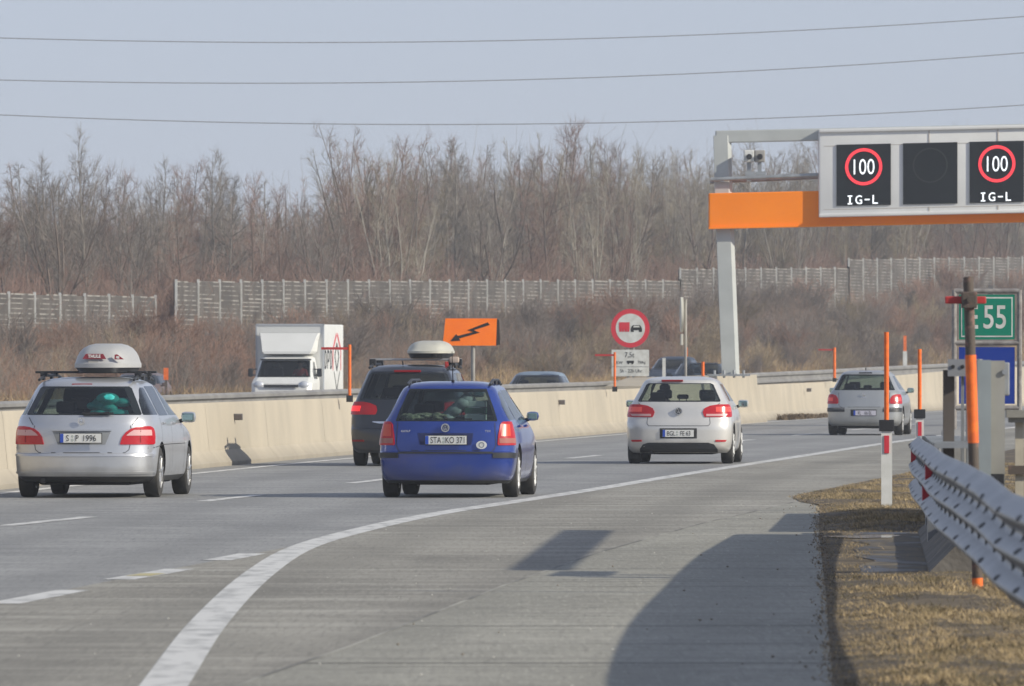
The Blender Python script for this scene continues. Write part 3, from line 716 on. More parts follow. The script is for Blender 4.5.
fs = [(i * k + j, i * k + (j + 1) % k, (i + 1) * k + (j + 1) % k, (i + 1) * k + j) for i in range(len(Ds) - 1) for j in range(k)] + [tuple(range(k)), tuple(range((len(Ds) - 1) * k, len(Ds) * k))]
m = MB(); m.add(vs, fs, 0)
def slot(D, ph, L_, hh):
    zz = -.525 * ph / 3 * hscale(D); oo = -.085 * (0.5 - 0.5 * math.cos(2 * math.pi * ph)) - .004
    n = 10; pts = []
    for i in range(n):
        a = 2 * math.pi * i / n; d = D + L_ / 2 * math.cos(a); dz = hh / 2 * math.sin(a)
        p2 = ph - dz * 3 / .525; o2 = -.085 * (0.5 - 0.5 * math.cos(2 * math.pi * p2)) - .0035
        pts.append((rx(d) - rx(60) + o2, d - 60, rtop(d) - .525 * p2 / 3 * hscale(d)))
    m.add(pts, [tuple(range(n))], 1)
d = 26.0; i = 0
while d < 96.5:
    for ph in (.5, 1.42, 2.45): slot(d + (.5 if ph > 1 else 0), ph - .08, .40, .030)
    d += 2.3 + .02 * (d - 26)
d = 26.0
while d < 96.5:
    for ph in (1.0, 1.95): slot(d, ph + .04, .32, .045)
    d += 1.5
rb = m.build('rail_beam', [M_rail, M_black], near, 50, recalc=False)
for D in (26, 30, 34, 38, 42, 90, 97.5):
    m = MB(); m.box((rx(D) - rx(60) + .13, D - 60, .5), (.10, .14, 1.0)); m.build('post', M_rail, near)
m = MB(); k_ = drange(24, 99, 3)  # unseen beam added behind the rail so its shadow reaches the grass edge
m.add([(rx(D) - rx(60) + o_, D - 60, z_) for D in k_ for o_, z_ in ((.28, .58), (.34, .58), (.34, .76), (.28, .76))], [(i * 4 + j, i * 4 + (j + 1) % 4, i * 4 + 4 + (j + 1) % 4, i * 4 + 4 + j) for i in range(len(k_) - 1) for j in range(4)] + [(0, 1, 2, 3)])
m.build('shade_beam', M_rail, near)
for D, ph, r_ in ((94, .98, .075), (71, 1.0, .075), (74, 1.97, .075)):
    m = MB(); n = 14; z = rtop(D) - .525 * ph / 3
    poly = [(-r_ * .9 * math.sin(math.pi * j / n), r_ * math.cos(math.pi * j / n)) for j in range(n + 1)]
    m.prism([(-a, b) for a, b in poly], (rx(D) - rx(60) - .065, D - 60, z), (1, 0, 0), (0, 0, 1), (0, .02, 0)); m.build('reflector', M_signred, near)
# spacer bars running back from the rail
for i in range(13):
    D = 77 + i * 1.75; xe = 3.56 + (D - 77) * .0495; xa = rx(D) + .05
    m = MB(); m.box(((xa + xe) / 2 - rx(60), D - 60, rtop(D) - .02), (xe - xa, .30, .04)); m.build('spacer_bar', M_steel, near)

# tall steel frame running away behind the rail
fr = thing('steel_frame', 'tall grey steel frame of upright plates and bolted top beam behind the guard rail', 'steel frame', (3.60, 78, 0))
fx = lambda D: .0 + (D - 78) * .0385
M_plate1 = mat('plate_blue_grey', (0.31, 0.35, 0.36), .6, .1, col2=(0.26, 0.29, 0.30), scale=3)
M_plate2 = mat('plate_beige_grey', (0.34, 0.33, 0.30), .7, col2=(0.27, 0.26, 0.23), scale=3)
hs1 = 128.0
def px2x(px, s): return (px - 512) / s
T0 = 1.72 + 1.0 / hs1
m = MB(); m.box((px2x(983, hs1) - 3.60, 0, T0 / 2), (.105, .20, T0)); m.build('front_plate', M_plate1, fr)
m = MB(); m.box((px2x(996.5, hs1) - 3.60, .05, T0 / 2), (.115, .16, T0 - .01)); m.build('front_plate', M_plate2, fr)
m = MB(); m.box((px2x(1006, hs1) - 3.60, .1, 1.72 - 18 / hs1), (.05, .10, .26), bev=.012); m.cyl((px2x(1003.5, hs1) - 3.60, -.05, 1.72 - 11 / hs1), (px2x(1003.5, hs1) - 3.60, .05, 1.72 - 11 / hs1), .022, n=6); m.build('bracket', M_steel, fr)
m = MB(); m.box((px2x(994, hs1) - 3.60, -.02, .78), (.14, .1, .12)); m.build('clamp_box', M_dark, fr)
# long top beam, with bolts
m = MB()
w_ = .25; zt0, zt1 = 1.60, 1.735
a0, a1 = -.063, .05
m.add([(a0 - w_ / 2, .3, zt0), (a0 + w_ / 2, .3, zt0), (a0 + w_ / 2, .3, zt1), (a0 - w_ / 2, .3, zt1), (a1 - w_ / 2, 2.2, zt0), (a1 + w_ / 2, 2.2, zt0), (a1 + w_ / 2, 2.2, zt1), (a1 - w_ / 2, 2.2, zt1)],
      [(0, 1, 2, 3), (4, 7, 6, 5), (0, 4, 5, 1), (1, 5, 6, 2), (2, 6, 7, 3), (3, 7, 4, 0)])
for dx in (-.085, -.01, .06): m.cyl((a0 + dx, .29, 1.675), (a0 + dx, .30, 1.675), .016, n=8, m=1)
m.build('top_beam', [mat('beam_grey', (.24, .245, .26), .6), M_dark], fr)
m = MB(); m.box((-.155, .9, 1.30), (.085, .12, .70)); m.build('upright', M_rust if False else mat('brown_upright', (0.10, 0.085, 0.075), .8), fr)
for px_ in (961, 966, 971):
    m = MB(); m.box((px2x(px_, 126) - 3.60, 1.1, 1.0), (.022, .1, 1.25)); m.build('upright', M_steel, fr)

# long high handrail just beyond the picture's right edge; its shadow lies on the shoulder
t = thing('high_handrail', 'long thin steel rail on tall posts beyond the right picture edge', 'railing', (4.70, 80, 0))
m = MB()
m.add([(-.02, 0, 2.34), (.03, 0, 2.34), (.03, 0, 2.60), (-.02, 0, 2.60), (.53, 19.5, 2.34), (.58, 19.5, 2.34), (.58, 19.5, 2.60), (.53, 19.5, 2.60)], [(0, 1, 2, 3), (4, 7, 6, 5), (0, 4, 5, 1), (1, 5, 6, 2), (2, 6, 7, 3), (3, 7, 4, 0)])
m.build('top_rail', M_steel, t)
for k_ in (0.3, 9.8, 19.3): MB().cyl((k_ * .0282, k_, 0), (k_ * .0282, k_, 2.4), .022, n=8).build('post', M_steel, t)

# slatted railing at the right edge
t = thing('slatted_railing', 'cream slatted railing with grey top board at the right picture edge', 'railing', (4.05, 80, 0))
S = 1 / 125.0; zt = 1.72 - 49 * S
m = MB(); m.box((.75, -.03, zt - .03), (1.7, .22, .06)); m.box((.74, -.02, zt - .075), (1.64, .14, .05)); m.build('top_board', mat('weathered_board', (.36, .34, .30), .8, col2=(.26, .25, .22), scale=4), t)
M_cream = mat('cream_slats', (.55, .50, .40), .7, col2=(.42, .38, .30), scale=5)
for i in range(18):
    m = MB(); x = .01 + i * .083; m.box((x, 0, (zt - .1) / 2), (.070, .03, zt - .1)); m.build('slat', M_cream, t)
m = MB(); m.box((.72, -.03, zt - .48), (1.6, .05, .07)); m.build('cross_bar', M_rust, t)

# ------------------------------------------------------------------ overhead cables
def cable(xv, zv, k, label):
    """hangs across the road 400 m ahead; lowest point at (xv, zv)"""
    pts = [(x, 400 + x * .25, (zv + k * (x - xv) ** 2 - CAM_H) * (1 + x * .25 / 400) + CAM_H) for x in np.arange(-150, 160, 2.0)]
    m = MB(); m.tube(pts, .017, 6)
    o = m.build('overhead_cable', mat('cable_grey', (.17, .17, .18), .6)); tag(o, label, 'cable', 'overhead cables across the sky')
cable(-8.1, 14.46, .00125, 'topmost overhead cable sagging across the sky')
cable(-10.1, 12.83, .00128, 'middle overhead cable sagging across the sky')
cable(-3.3, 11.18, .00135, 'lowest overhead cable, just above the treetops')
# ------------------------------------------------------------------ vehicles
def paint(name, col, metal=0.35, rough=0.32, coat=0.6):
    return mat(name, col, rough, metal, coat=coat, col2=tuple(c * 0.90 for c in col), scale=2.0, dirt=((.16, .145, .125), .42, 3.5, .75))
M_tyre = mat('tyre_rubber', (0.022, 0.021, 0.021), 0.85, col2=(0.05, 0.047, 0.043), scale=6)
M_rim = mat('alloy_rim', (0.50, 0.50, 0.50), 0.35, 0.7)
M_hub = mat('hubcap_silver', (0.55, 0.55, 0.54), 0.45, 0.3)
M_trim = mat('black_trim', (0.020, 0.021, 0.024), 0.45)
M_seam = mat('panel_gap', (0.03, 0.03, 0.032), 0.8)
M_under = mat('underbody', (0.012, 0.012, 0.012), 0.9)
M_glass = glass_mat('window_glass', (0.42, 0.50, 0.49), 0.03)
M_glassd = glass_mat('privacy_glass', (0.16, 0.19, 0.21), 0.02)
M_frit = mat('glass_border', (0.012, 0.015, 0.016), 0.12, spec=0.6)
M_lred = mat('tail_red', (0.40, 0.008, 0.014), 0.25, spec=.5, emit=(0.6, 0.0, 0.01), estr=0.05)
M_lredb = mat('brake_red_lit', (0.80, 0.03, 0.03), 0.3, emit=(1.0, 0.03, 0.03), estr=0.60)
M_lred2 = mat('tail_dark_red', (0.26, 0.008, 0.015), 0.4, spec=.2)
M_lpink = mat('tail_clear', (0.62, 0.36, 0.35), 0.3)
M_chrome = mat('chrome', (0.62, 0.63, 0.65), 0.15, 0.9)
M_plate = mat('plate_white', (0.70, 0.70, 0.67), 0.4)
M_eu = mat('plate_blue', (0.02, 0.07, 0.42), 0.4)
M_ink = mat('plate_ink', (0.015, 0.015, 0.02), 0.6)
M_mirror = mat('mirror_glass', (0.32, 0.44, 0.42), 0.06, 0.9)
M_seat = mat('seat_fabric', (0.030, 0.032, 0.036), 0.9)
M_cabin = mat('cabin_lining', (0.055, 0.056, 0.06), 0.9)

def table(tab, x):
    """monotone cubic through (z, value) pairs"""
    X = [a for a, b in tab]; Y = [b for a, b in tab]; n = len(X)
    if x <= X[0]: return Y[0]
    if x >= X[-1]: return Y[-1]
    d = [(Y[i + 1] - Y[i]) / (X[i + 1] - X[i]) for i in range(n - 1)]
    s = [d[0]] + [0 if d[i - 1] * d[i] <= 0 else 2 * d[i - 1] * d[i] / (d[i - 1] + d[i]) for i in range(1, n - 1)] + [d[-1]]
    i = max(j for j in range(n - 1) if X[j] <= x); h = X[i + 1] - X[i]; t = (x - X[i]) / h
    return (2 * t ** 3 - 3 * t * t + 1) * Y[i] + (t ** 3 - 2 * t * t + t) * h * s[i] + (-2 * t ** 3 + 3 * t * t) * Y[i + 1] + (t ** 3 - t * t) * h * s[i + 1]

class Shell:
    """a car body as stacked plan outlines. y=0 at the rear bumper, +y forward"""
    def __init__(s, L, W, Yr, Yf, zs, Rr=.34, Rf=.7, n=2.6, tf=.07, tr=.03, inset=0.0, wcap=None):
        s.L, s.Wt, s.Yrt, s.Yft, s.zs, s.Rr, s.Rf, s.n, s.tf, s.tr, s.inset = L, W, Yr, Yf, zs, Rr, Rf, n, tf, tr, inset
    def W(s, z): return table(s.Wt, z) - s.inset
    def Yr(s, z): return table(s.Yrt, z) + s.inset
    def Yf(s, z): return table(s.Yft, z) - s.inset
    def T(s, y):
        return 1 - s.tr * max(0, 1 - y / 1.5) ** 2 - s.tf * max(0, (y - (s.L - 1.9)) / 1.9) ** 2
    def RR(s, z):
        g = s.Yf(z) - s.Yr(z); return min(s.Rr, .45 * g), min(s.Rf, .45 * g)
    def E(s, t): t = min(max(t, 0), 1); return (1 - (1 - t) ** s.n) ** (1 / s.n)
    def X(s, y, z):
        a, b = s.RR(z); return s.W(z) * s.T(y) * s.E((y - s.Yr(z)) / a) * s.E((s.Yf(z) - y) / b)
    def half(s, z, nr=12, ns=26, nf=10):
        a, b = s.RR(z); yr, yf, W = s.Yr(z), s.Yf(z), s.W(z); P = []
        for i in range(nr):
            th = math.pi / 2 * i / nr; t = 1 - math.cos(th) ** (2 / s.n); y = yr + a * t; P.append((W * s.T(y) * math.sin(th) ** (2 / s.n), y))
        for i in range(ns + 1):
            y = yr + a + (yf - b - yr - a) * i / ns; P.append((W * s.T(y), y))
        for i in range(nf - 1, -1, -1):
            th = math.pi / 2 * i / nf; t = 1 - math.cos(th) ** (2 / s.n); y = yf - b * t; P.append((W * s.T(y) * math.sin(th) ** (2 / s.n), y))
        return P
    def contour(s, z):
        h = s.half(z); return h + [(-x, y) for x, y in h[-2:0:-1]]
    def P(s, u, z, off=0.0):
        """point on the skin: u = distance round the outline from the rear centre"""
        def pt(u, z):
            h = s.half(z, 16, 12, 3); a = abs(u); l = 0
            for p, q in zip(h[:-1], h[1:]):
                d = math.hypot(q[0] - p[0], q[1] - p[1])
                if l + d >= a: t = (a - l) / d; return Vector(((p[0] + (q[0] - p[0]) * t) * (1 if u >= 0 else -1), p[1] + (q[1] - p[1]) * t, z))
                l += d
            return Vector((h[-1][0], h[-1][1], z))
        p = pt(u, z)
        if off:
            e = .01; a = pt(u + e, z) - pt(u - e, z); b = pt(u, z + e) - pt(u, z - e)
            p = p + a.cross(b).normalized() * off
        return p
    def mb(s, zs=None, mfun=None):
        zs = zs or s.zs; m = MB(); C = [s.contour(z) for z in zs]; n = len(C[0])
        vs = [(x, y, z) for z, c in zip(zs, C) for x, y in c]; k = len(zs); fs = []; mm = []
        for i in range(k - 1):
            for j in range(n): fs.append((i * n + j, i * n + (j + 1) % n, (i + 1) * n + (j + 1) % n, (i + 1) * n + j)); mm.append(mfun((zs[i] + zs[i + 1]) / 2) if mfun else 0)
        fs += [tuple(range(n - 1, -1, -1)), tuple(range((k - 1) * n, k * n))]; mm += [1 if mfun else 0, 0]
        m.v = vs; m.f = fs; m.m = mm; return m
    def patch(s, rows, off=.012, nc=8, m=0, mb=None, side=1):
        """raised panel on the skin; rows = [(z, u0, u1)]"""
        mb = mb or MB(); G = []; G0 = []
        for z, a, b in rows:
            G.append([s.P(side * (a + (b - a) * j / nc), z, off) for j in range(nc + 1)])
            G0.append([s.P(side * (a + (b - a) * j / nc), z, -.01) for j in range(nc + 1)])
        mb.grid(G, m)
        loop = [(0, j) for j in range(nc + 1)] + [(i, nc) for i in range(1, len(rows))] + [(len(rows) - 1, j) for j in range(nc - 1, -1, -1)] + [(i, 0) for i in range(len(rows) - 2, 0, -1)]
        n = len(loop); vs = [G[i][j] for i, j in loop] + [G0[i][j] for i, j in loop]
        mb.add(vs, [(i, n + i, n + (i + 1) % n, (i + 1) % n) for i in range(n)], m)
        return mb
    def seam(s, mb, pts, w=.009, m=2, off=.002, seg=6):
        """thin dark line over the skin through (u, z) points, both sides when asked"""
        for (u0, z0), (u1, z1) in zip(pts[:-1], pts[1:]):
            du, dz = u1 - u0, z1 - z0; l = math.hypot(du, dz); nu, nz = -dz / l * w / 2, du / l * w / 2
            G = [[s.P(u0 + du * i / seg + q * nu, z0 + dz * i / seg + q * nz, off) for q in (-1, 1)] for i in range(seg + 1)]
            mb.grid(G, m)
    def seam_side(s, mb, pts, w=.009, m=2, seg=6):
        for sd in (1, -1):
            for (y0, z0), (y1, z1) in zip(pts[:-1], pts[1:]):
                dy, dz = y1 - y0, z1 - z0; l = math.hypot(dy, dz); ny, nz = -dz / l * w / 2, dy / l * w / 2; G = []
                for i in range(seg + 1):
                    row = []
                    for q in (-1, 1):
                        y = y0 + dy * i / seg + q * ny; z = z0 + dz * i / seg + q * nz; row.append((sd * (s.X(y, z) + .002), y, z))
                    G.append(row)
                mb.grid(G, m)

def loft(rows):
    """rows of 4-point rings stacked -> closed solid"""
    m = MB(); n = len(rows[0]); vs = [p for r in rows for p in r]; k = len(rows)
    fs = [(i * n + j, i * n + (j + 1) % n, (i + 1) * n + (j + 1) % n, (i + 1) * n + j) for i in range(k - 1) for j in range(n)] + [tuple(range(n - 1, -1, -1)), tuple(range((k - 1) * n, k * n))]
    return m.add(vs, fs)
def cut(body, cutters):
    for c in cutters:
        md = body.modifiers.new('cut', 'BOOLEAN'); md.object = c; md.operation = 'DIFFERENCE'; md.solver = 'EXACT'
        try: md.material_mode = 'TRANSFER'
        except Exception: pass
    bpy.context.view_layer.update()
    dg = bpy.context.evaluated_depsgraph_get()
    me = bpy.data.meshes.new_from_object(body.evaluated_get(dg))
    body.modifiers.clear(); old = body.data; body.data = me
    for c in cutters: d = c.data; bpy.data.objects.remove(c); bpy.data.meshes.remove(d)
    bpy.data.meshes.remove(old)
    return body

def make_wheel(parent, x, y, r, w, side, rimmat, spokes=5, name='wheel'):
    c = (x, y, r)
    m = MB(); rr = r * .64; hw = w / 2
    m.lathe_x([(-hw * .92, rr), (-hw, rr + .03), (-hw, r - .05), (-hw * .86, r - .012), (-hw * .6, r), (hw * .6, r), (hw * .86, r - .012), (hw, r - .05), (hw, rr + .03), (hw * .92, rr)], c, 32, 0)
    wh = m.build(name, M_tyre, parent, 40)
    m = MB(); o = side * hw
    m.lathe_x([(o * .95, rr), (o * .97, rr - .015), (o * .3, rr - .03), (-o * .9, rr - .02), (-o * .9, rr)], c, 32, 0)
    m.cyl((x + o * .25, y, r), (x + o * .3, y, r), rr - .02, n=28, m=1)
    for k in range(spokes):
        a = 2 * math.pi * k / spokes + .3
        p0 = (x + o * .78, y + math.cos(a) * .04, r + math.sin(a) * .04); p1 = (x + o * .88, y + math.cos(a) * (rr - .02), r + math.sin(a) * (rr - .02))
        m.cyl(p0, p1, .034 if spokes < 7 else .022, .026 if spokes < 7 else .018, 6, 0)
    m.cyl((x + o * .3, y, r), (x + o * .86, y, r), .055, .045, 14, 0)
    m.build('rim', [rimmat, M_dark], wh, 40)

def plate(parent, pos, body, w=.52, h=.112, xs=.80, tsize=.076, tilt=0.0, seal=None, at=M_plate, dx=.018):
    m = MB(); M = Matrix.Translation(pos) @ Matrix.Rotation(tilt, 4, 'X')
    m.box((0, 0, 0), (w + .02, .012, h + .018), 3, M=M, bev=.003); m.box((0, -.008, 0), (w, .006, h), 0, M=M)
    m.box((-w / 2 + .022, -.0125, 0), (.042, .003, h - .004), 1, M=M)
    if isinstance(body, str): body = [(body, dx, xs)]
    for s_, x_, k_ in body: m.text(s_, tsize, (x_, -.012, 0), m=2, M=M, xs=k_, bold=.002)
    if seal is not None:
        m.cyl((seal, -.0125, .022), (seal, -.011, .022), .017, n=12, m=4, M=M); m.cyl((seal, -.0125, -.024), (seal, -.011, -.024), .019, n=12, m=4, M=M)
    return m.build('license_plate', [at, M_eu, M_ink, M_dark, mat('plate_seal', (.42, .45, .42), .4)], parent)

def mirror(parent, sh, y, z, side, material, s=1.0):
    x0 = side * (sh.X(y, z) - .01)
    m = MB(); m.cyl((x0, y, z - .01), (x0 + side * .06, y - .02, z + .01), .025, n=8, m=1)
    cx = x0 + side * .125 * s
    m.box((cx, y - .02, z + .045), (.19 * s, .11, .135 * s), 0, bev=.052)
    mo = m.build('side_mirror', [material, M_trim], parent, 40)
    MB().box((cx, y - .076, z + .045), (.15 * s, .03, .10 * s), 0, bev=.0149).build('mirror_glass', M_mirror, mo)

def build_car(o, spec):
    """spec: dict; o: the Empty that stands at the car's rear centre on the ground"""
    sh = Shell(spec['L'], spec['W'], spec['Yr'], spec['Yf'], spec['zs'], **spec.get('shell', {}))
    pm = spec['paint']; zr = spec['zs'][-1]
    mb = sh.mb(mfun=lambda z: 1 if z < spec.get('zblack', .0) else 0)
    body = mb.build('body', [pm, M_trim, M_seam], None)
    cutters = []
    ca = spec['cabin']     # (z0, y_front_low, top drop)
    cs = Shell(spec['L'], spec['W'], spec['Yr'], spec['Yf'], None, **spec.get('shell', {})); cs.inset = .075
    yc = ca[1]; oyf = cs.Yf
    cs.Yf = lambda z: min(oyf(z), yc)
    zz = list(np.linspace(ca[0], zr - .055, 12))
    cutters.append(cs.mb(zz).build('cutter', [M_cabin]))
    for y_, r_ in spec['wheels']:
        for sd in (1, -1):
            W = spec['half_w']; m = MB(); m.cyl((sd * (W - .27), y_, r_ + .015), (sd * (W + .3), y_, r_ + .015), r_ + .045, n=36); cutters.append(m.build('cutter', [M_under]))
    rw = spec['rear_win']
    if rw: cutters.append(loft([[(-h, -.6, z), (h, -.6, z), (h, sh.Yr(z) + .30, z), (-h, sh.Yr(z) + .30, z)] for z, h in rw]).build('cutter', [M_trim]))
    for rows in spec['side_wins']:
        cutters.append(loft([[(-1.5, a, z), (1.5, a, z), (1.5, b, z), (-1.5, b, z)] for z, a, b in rows]).build('cutter', [M_trim]))
    ws = spec['windshield']
    cutters.append(loft([[(-h, sh.Yf(z) - .32, z), (h, sh.Yf(z) - .32, z), (h, spec['L'] + .5, z), (-h, spec['L'] + .5, z)] for z, h in ws]).build('cutter', [M_trim]))
    cut(body, cutters)
    bm = bmesh.new(); bm.from_mesh(body.data); shade(bm, 32); bm.to_mesh(body.data); bm.free()
    # seams and trims melted into the body mesh
    sm = MB()
    for pts in spec.get('seams', []): sh.seam(sm, pts)
    for pts in spec.get('side_seams', []): sh.seam_side(sm, pts)
    slot_n = list(body.data.materials); 
    if M_seam not in slot_n: body.data.materials.append(M_seam); slot_n.append(M_seam)
    if sm.f:
        so_ = sm.build('seams', [M_seam], None, recalc=False)
        bm = bmesh.new(); bm.from_mesh(body.data); k = len(bm.faces); bm.from_mesh(so_.data); bm.faces.ensure_lookup_table()
        mi = slot_n.index(M_seam)
        for f in bm.faces[k:]: f.material_index = mi
        bm.to_mesh(body.data); bm.free(); d = so_.data; bpy.data.objects.remove(so_); bpy.data.meshes.remove(d)
    body.parent = o
    # glazing
    def pane(rows, fn, name, border=(.05, .05), frit=True, g=M_glass, nc=8):
        m = MB(); z0, z1 = rows[0][0], rows[-1][0]
        zs = sorted(set([r[0] for r in rows] + ([z0 + border[0], z1 - border[0] * .7] if frit else [])))
        A = [(r[0], r[1]) for r in rows]; Bb = [(r[0], r[2]) for r in rows]; lin = lambda t, z: float(np.interp(z, [p[0] for p in t], [p[1] for p in t]))
        G = []
        for z in zs:
            a, b = lin(A, z), lin(Bb, z)
            if frit: cols = [a, a + border[1]] + [a + border[1] + (b - a - 2 * border[1]) * j / nc for j in range(1, nc)] + [b - border[1], b]
            else: cols = [a + (b - a) * j / nc for j in range(nc + 1)]
            G.append([fn(c, z) for c in cols])
        a_, b_ = len(G), len(G[0]); vs = [p for r in G for p in r]; fs = []; mm = []
        for i in range(a_ - 1):
            for j in range(b_ - 1):
                fs.append((i * b_ + j, i * b_ + j + 1, (i + 1) * b_ + j + 1, (i + 1) * b_ + j)); mm.append(1 if frit and (i in (0, a_ - 2) or j in (0, b_ - 2)) else 0)
        m.v, m.f, m.m = vs, fs, mm
        return m.build(name, [g, M_frit], o, 40, recalc=False)
    def rear_y(x, z):
        W = sh.W(z); a, b = sh.RR(z); y = sh.Yr(z)
        for _ in range(3):
            q = min(abs(x) / (W * sh.T(y)), .999); y = sh.Yr(z) + a * (1 - (1 - q ** sh.n) ** (1 / sh.n))
        return y
    def front_y(x, z):
        W = sh.W(z); a, b = sh.RR(z); y = sh.Yf(z)
        for _ in range(3):
            q = min(abs(x) / (W * sh.T(y)), .999); y = sh.Yf(z) - b * (1 - (1 - q ** sh.n) ** (1 / sh.n))
        return y
    if rw: pane([(z, -h, h) for z, h in rw], lambda x, z: (x, rear_y(x, z) - .002, z), 'rear_window', spec.get('frit', (.05, .06)), g=spec.get('glass', M_glass))
    pane([(z, -h, h) for z, h in ws], lambda x, z: (x, front_y(x, z) + .002, z), 'windshield', (.03, .03), g=spec.get('wglass', M_glass))
    for rows in spec['side_wins']:
        for sd in (1, -1): pane(rows, lambda y, z, sd=sd: (sd * (sh.X(y, z) + .001), y, z), 'side_window', frit=False, nc=5, g=spec.get('sglass', M_glass))
    # wheels, mirrors, underbody
    for y_, r_ in spec['wheels']:
        for sd in (1, -1): make_wheel(o, sd * (spec['half_w'] - spec.get('tyre_in', .115)), y_, r_, spec.get('tyre_w', .205), sd, spec.get('rim', M_hub), spec.get('spokes', 5))
    for sd in (1, -1): mirror(o, sh, spec['mirror'][0], spec['mirror'][1], sd, spec.get('mirror_mat', pm), spec.get('mirror_s', 1.0))
    u = spec.get('under', (.16, .34)); hw = spec['half_w']; wy = [w[0] for w in spec['wheels']]
    m = MB(); m.box((0, spec['L'] / 2, (u[0] + u[1]) / 2 + .03), ((hw - .32) * 2, spec['L'] - .8, u[1] - u[0] + .06), bev=.04)
    m.box((0, wy[0], .30), ((hw - .25) * 2, .09, .09)); m.box((.25, .35, .27), (.55, .30, .14), bev=.05)
    m.build('underbody', M_under, o)
    # cabin: seats, head rests, dashboard
    sy = spec['seats']
    for (y, xs_, w) in ((sy[0], (-.42, 0.0, .42), .46), (sy[1], (-.36, .36), .50)):
        for x in xs_:
            m = MB(); zt = ca[0] + .34 if y == sy[0] else ca[0] + .38
            m.box((x, y, (ca[0] + zt) / 2), (w, .13, zt - ca[0]), bev=.05); m.cyl((x - .06, y, zt), (x - .06, y - .01, zt + .09), .008, n=6); m.cyl((x + .06, y, zt), (x + .06, y - .01, zt + .09), .008, n=6)
            m.box((x, y - .01, zt + .12), (.26 if x else .2, .09, .15 if x else .08), bev=.04); m.build('seat', M_seat, o, 50)
    m = MB(); m.box((0, yc - .35, ca[0] + .16), (1.3, .45, .3), bev=.06); m.build('dashboard', M_cabin, o)
    return sh, body

def light(sh, o, rows, side, mats, off=.014, extra=None, name='tail_light'):
    mb = sh.patch(rows, off, 8, 0, side=side)
    lt = mb.build(name, mats, o, 40)
    if extra:
        for rws, mt, nm in extra: sh.patch(rws, off + .004, 6, 0, side=side).build(nm, mt, lt, 40)
    return lt
def both(fn):
    for s_ in (-1, 1): fn(s_)

def rail_bar(parent, sh, y0, y1, x0, x1, z, mt, r=.016, feet=3, name='roof_rail', side=1):
    m = MB(); n = 8; pts = []
    for i in range(n + 1):
        t = i / n; e = min(1, 4 * t, 4 * (1 - t)); pts.append((side * (x0 + (x1 - x0) * t), y0 + (y1 - y0) * t, z + .055 * (e if e < 1 else 1) - .01))
    m.tube(pts, r, 8)
    for i in range(feet):
        t = (i + .5) / feet; m.box((side * (x0 + (x1 - x0) * t), y0 + (y1 - y0) * t, z + .01), (.035, .12, .05), bev=.008)
    return m.build(name, mt, parent, 40)

def roof_box(name, label, loc, rz, L, w, h, shell_mat, base_h, badge=None, nose=.55, tail=.25):
    """ski box: nose tapers forward; thing origin at its underside"""
    t = thing(name, label, 'roof box', loc, rz)
    m = MB(); n = 28; rings = []
    for z, k in ((0.0, .80), (base_h, .96)):
        rings.append((z, k))
    def outline(k, z, rear, shr):
        P = []
        for i in range(n):
            a = 2 * math.pi * i / n; c, s = math.cos(a), math.sin(a)
            e = 2 / 3.6; x = w / 2 * k * abs(c) ** e * (1 if c >= 0 else -1); y = abs(s) ** e * (1 if s >= 0 else -1)
            yy = L / 2 + y * L / 2 * (1 - shr)
            if s < 0: yy = L / 2 + y * (L / 2 - rear)
            x *= 1 - .18 * max(0, y)
            P.append((x, yy, z))
        return P
    R1 = [outline(.84, 0, .06, .05), outline(.97, base_h, .02, .01)]
    def mesh(rings, mt, nm, par, sm=30):
        m = MB(); vs = [p for r in rings for p in r]; k = len(rings)
        fs = [(i * n + j, i * n + (j + 1) % n, (i + 1) * n + (j + 1) % n, (i + 1) * n + j) for i in range(k - 1) for j in range(n)] + [tuple(range(n - 1, -1, -1)), tuple(range((k - 1) * n, k * n))]
        m.add(vs, fs); return m.build(nm, mt, par, sm)
    mesh(R1, M_trim, 'base', t)
    Hs = h - base_h
    R2 = [outline(1.0, base_h + .002, 0, 0), outline(1.0, base_h + Hs * .18, 0, 0), outline(.98, base_h + Hs * .22, tail * .1, .05), outline(.93, base_h + Hs * .45, tail * .3, .12), outline(.85, base_h + Hs * .65, tail * .5, .20), outline(.73, base_h + Hs * .82, tail * .9, .30), outline(.56, base_h + Hs * .94, tail * 1.4, .45), outline(.36, base_h + Hs, tail * 2, .6)]
    lid = mesh(R2, shell_mat, 'lid', t, 35)
    return t, lid

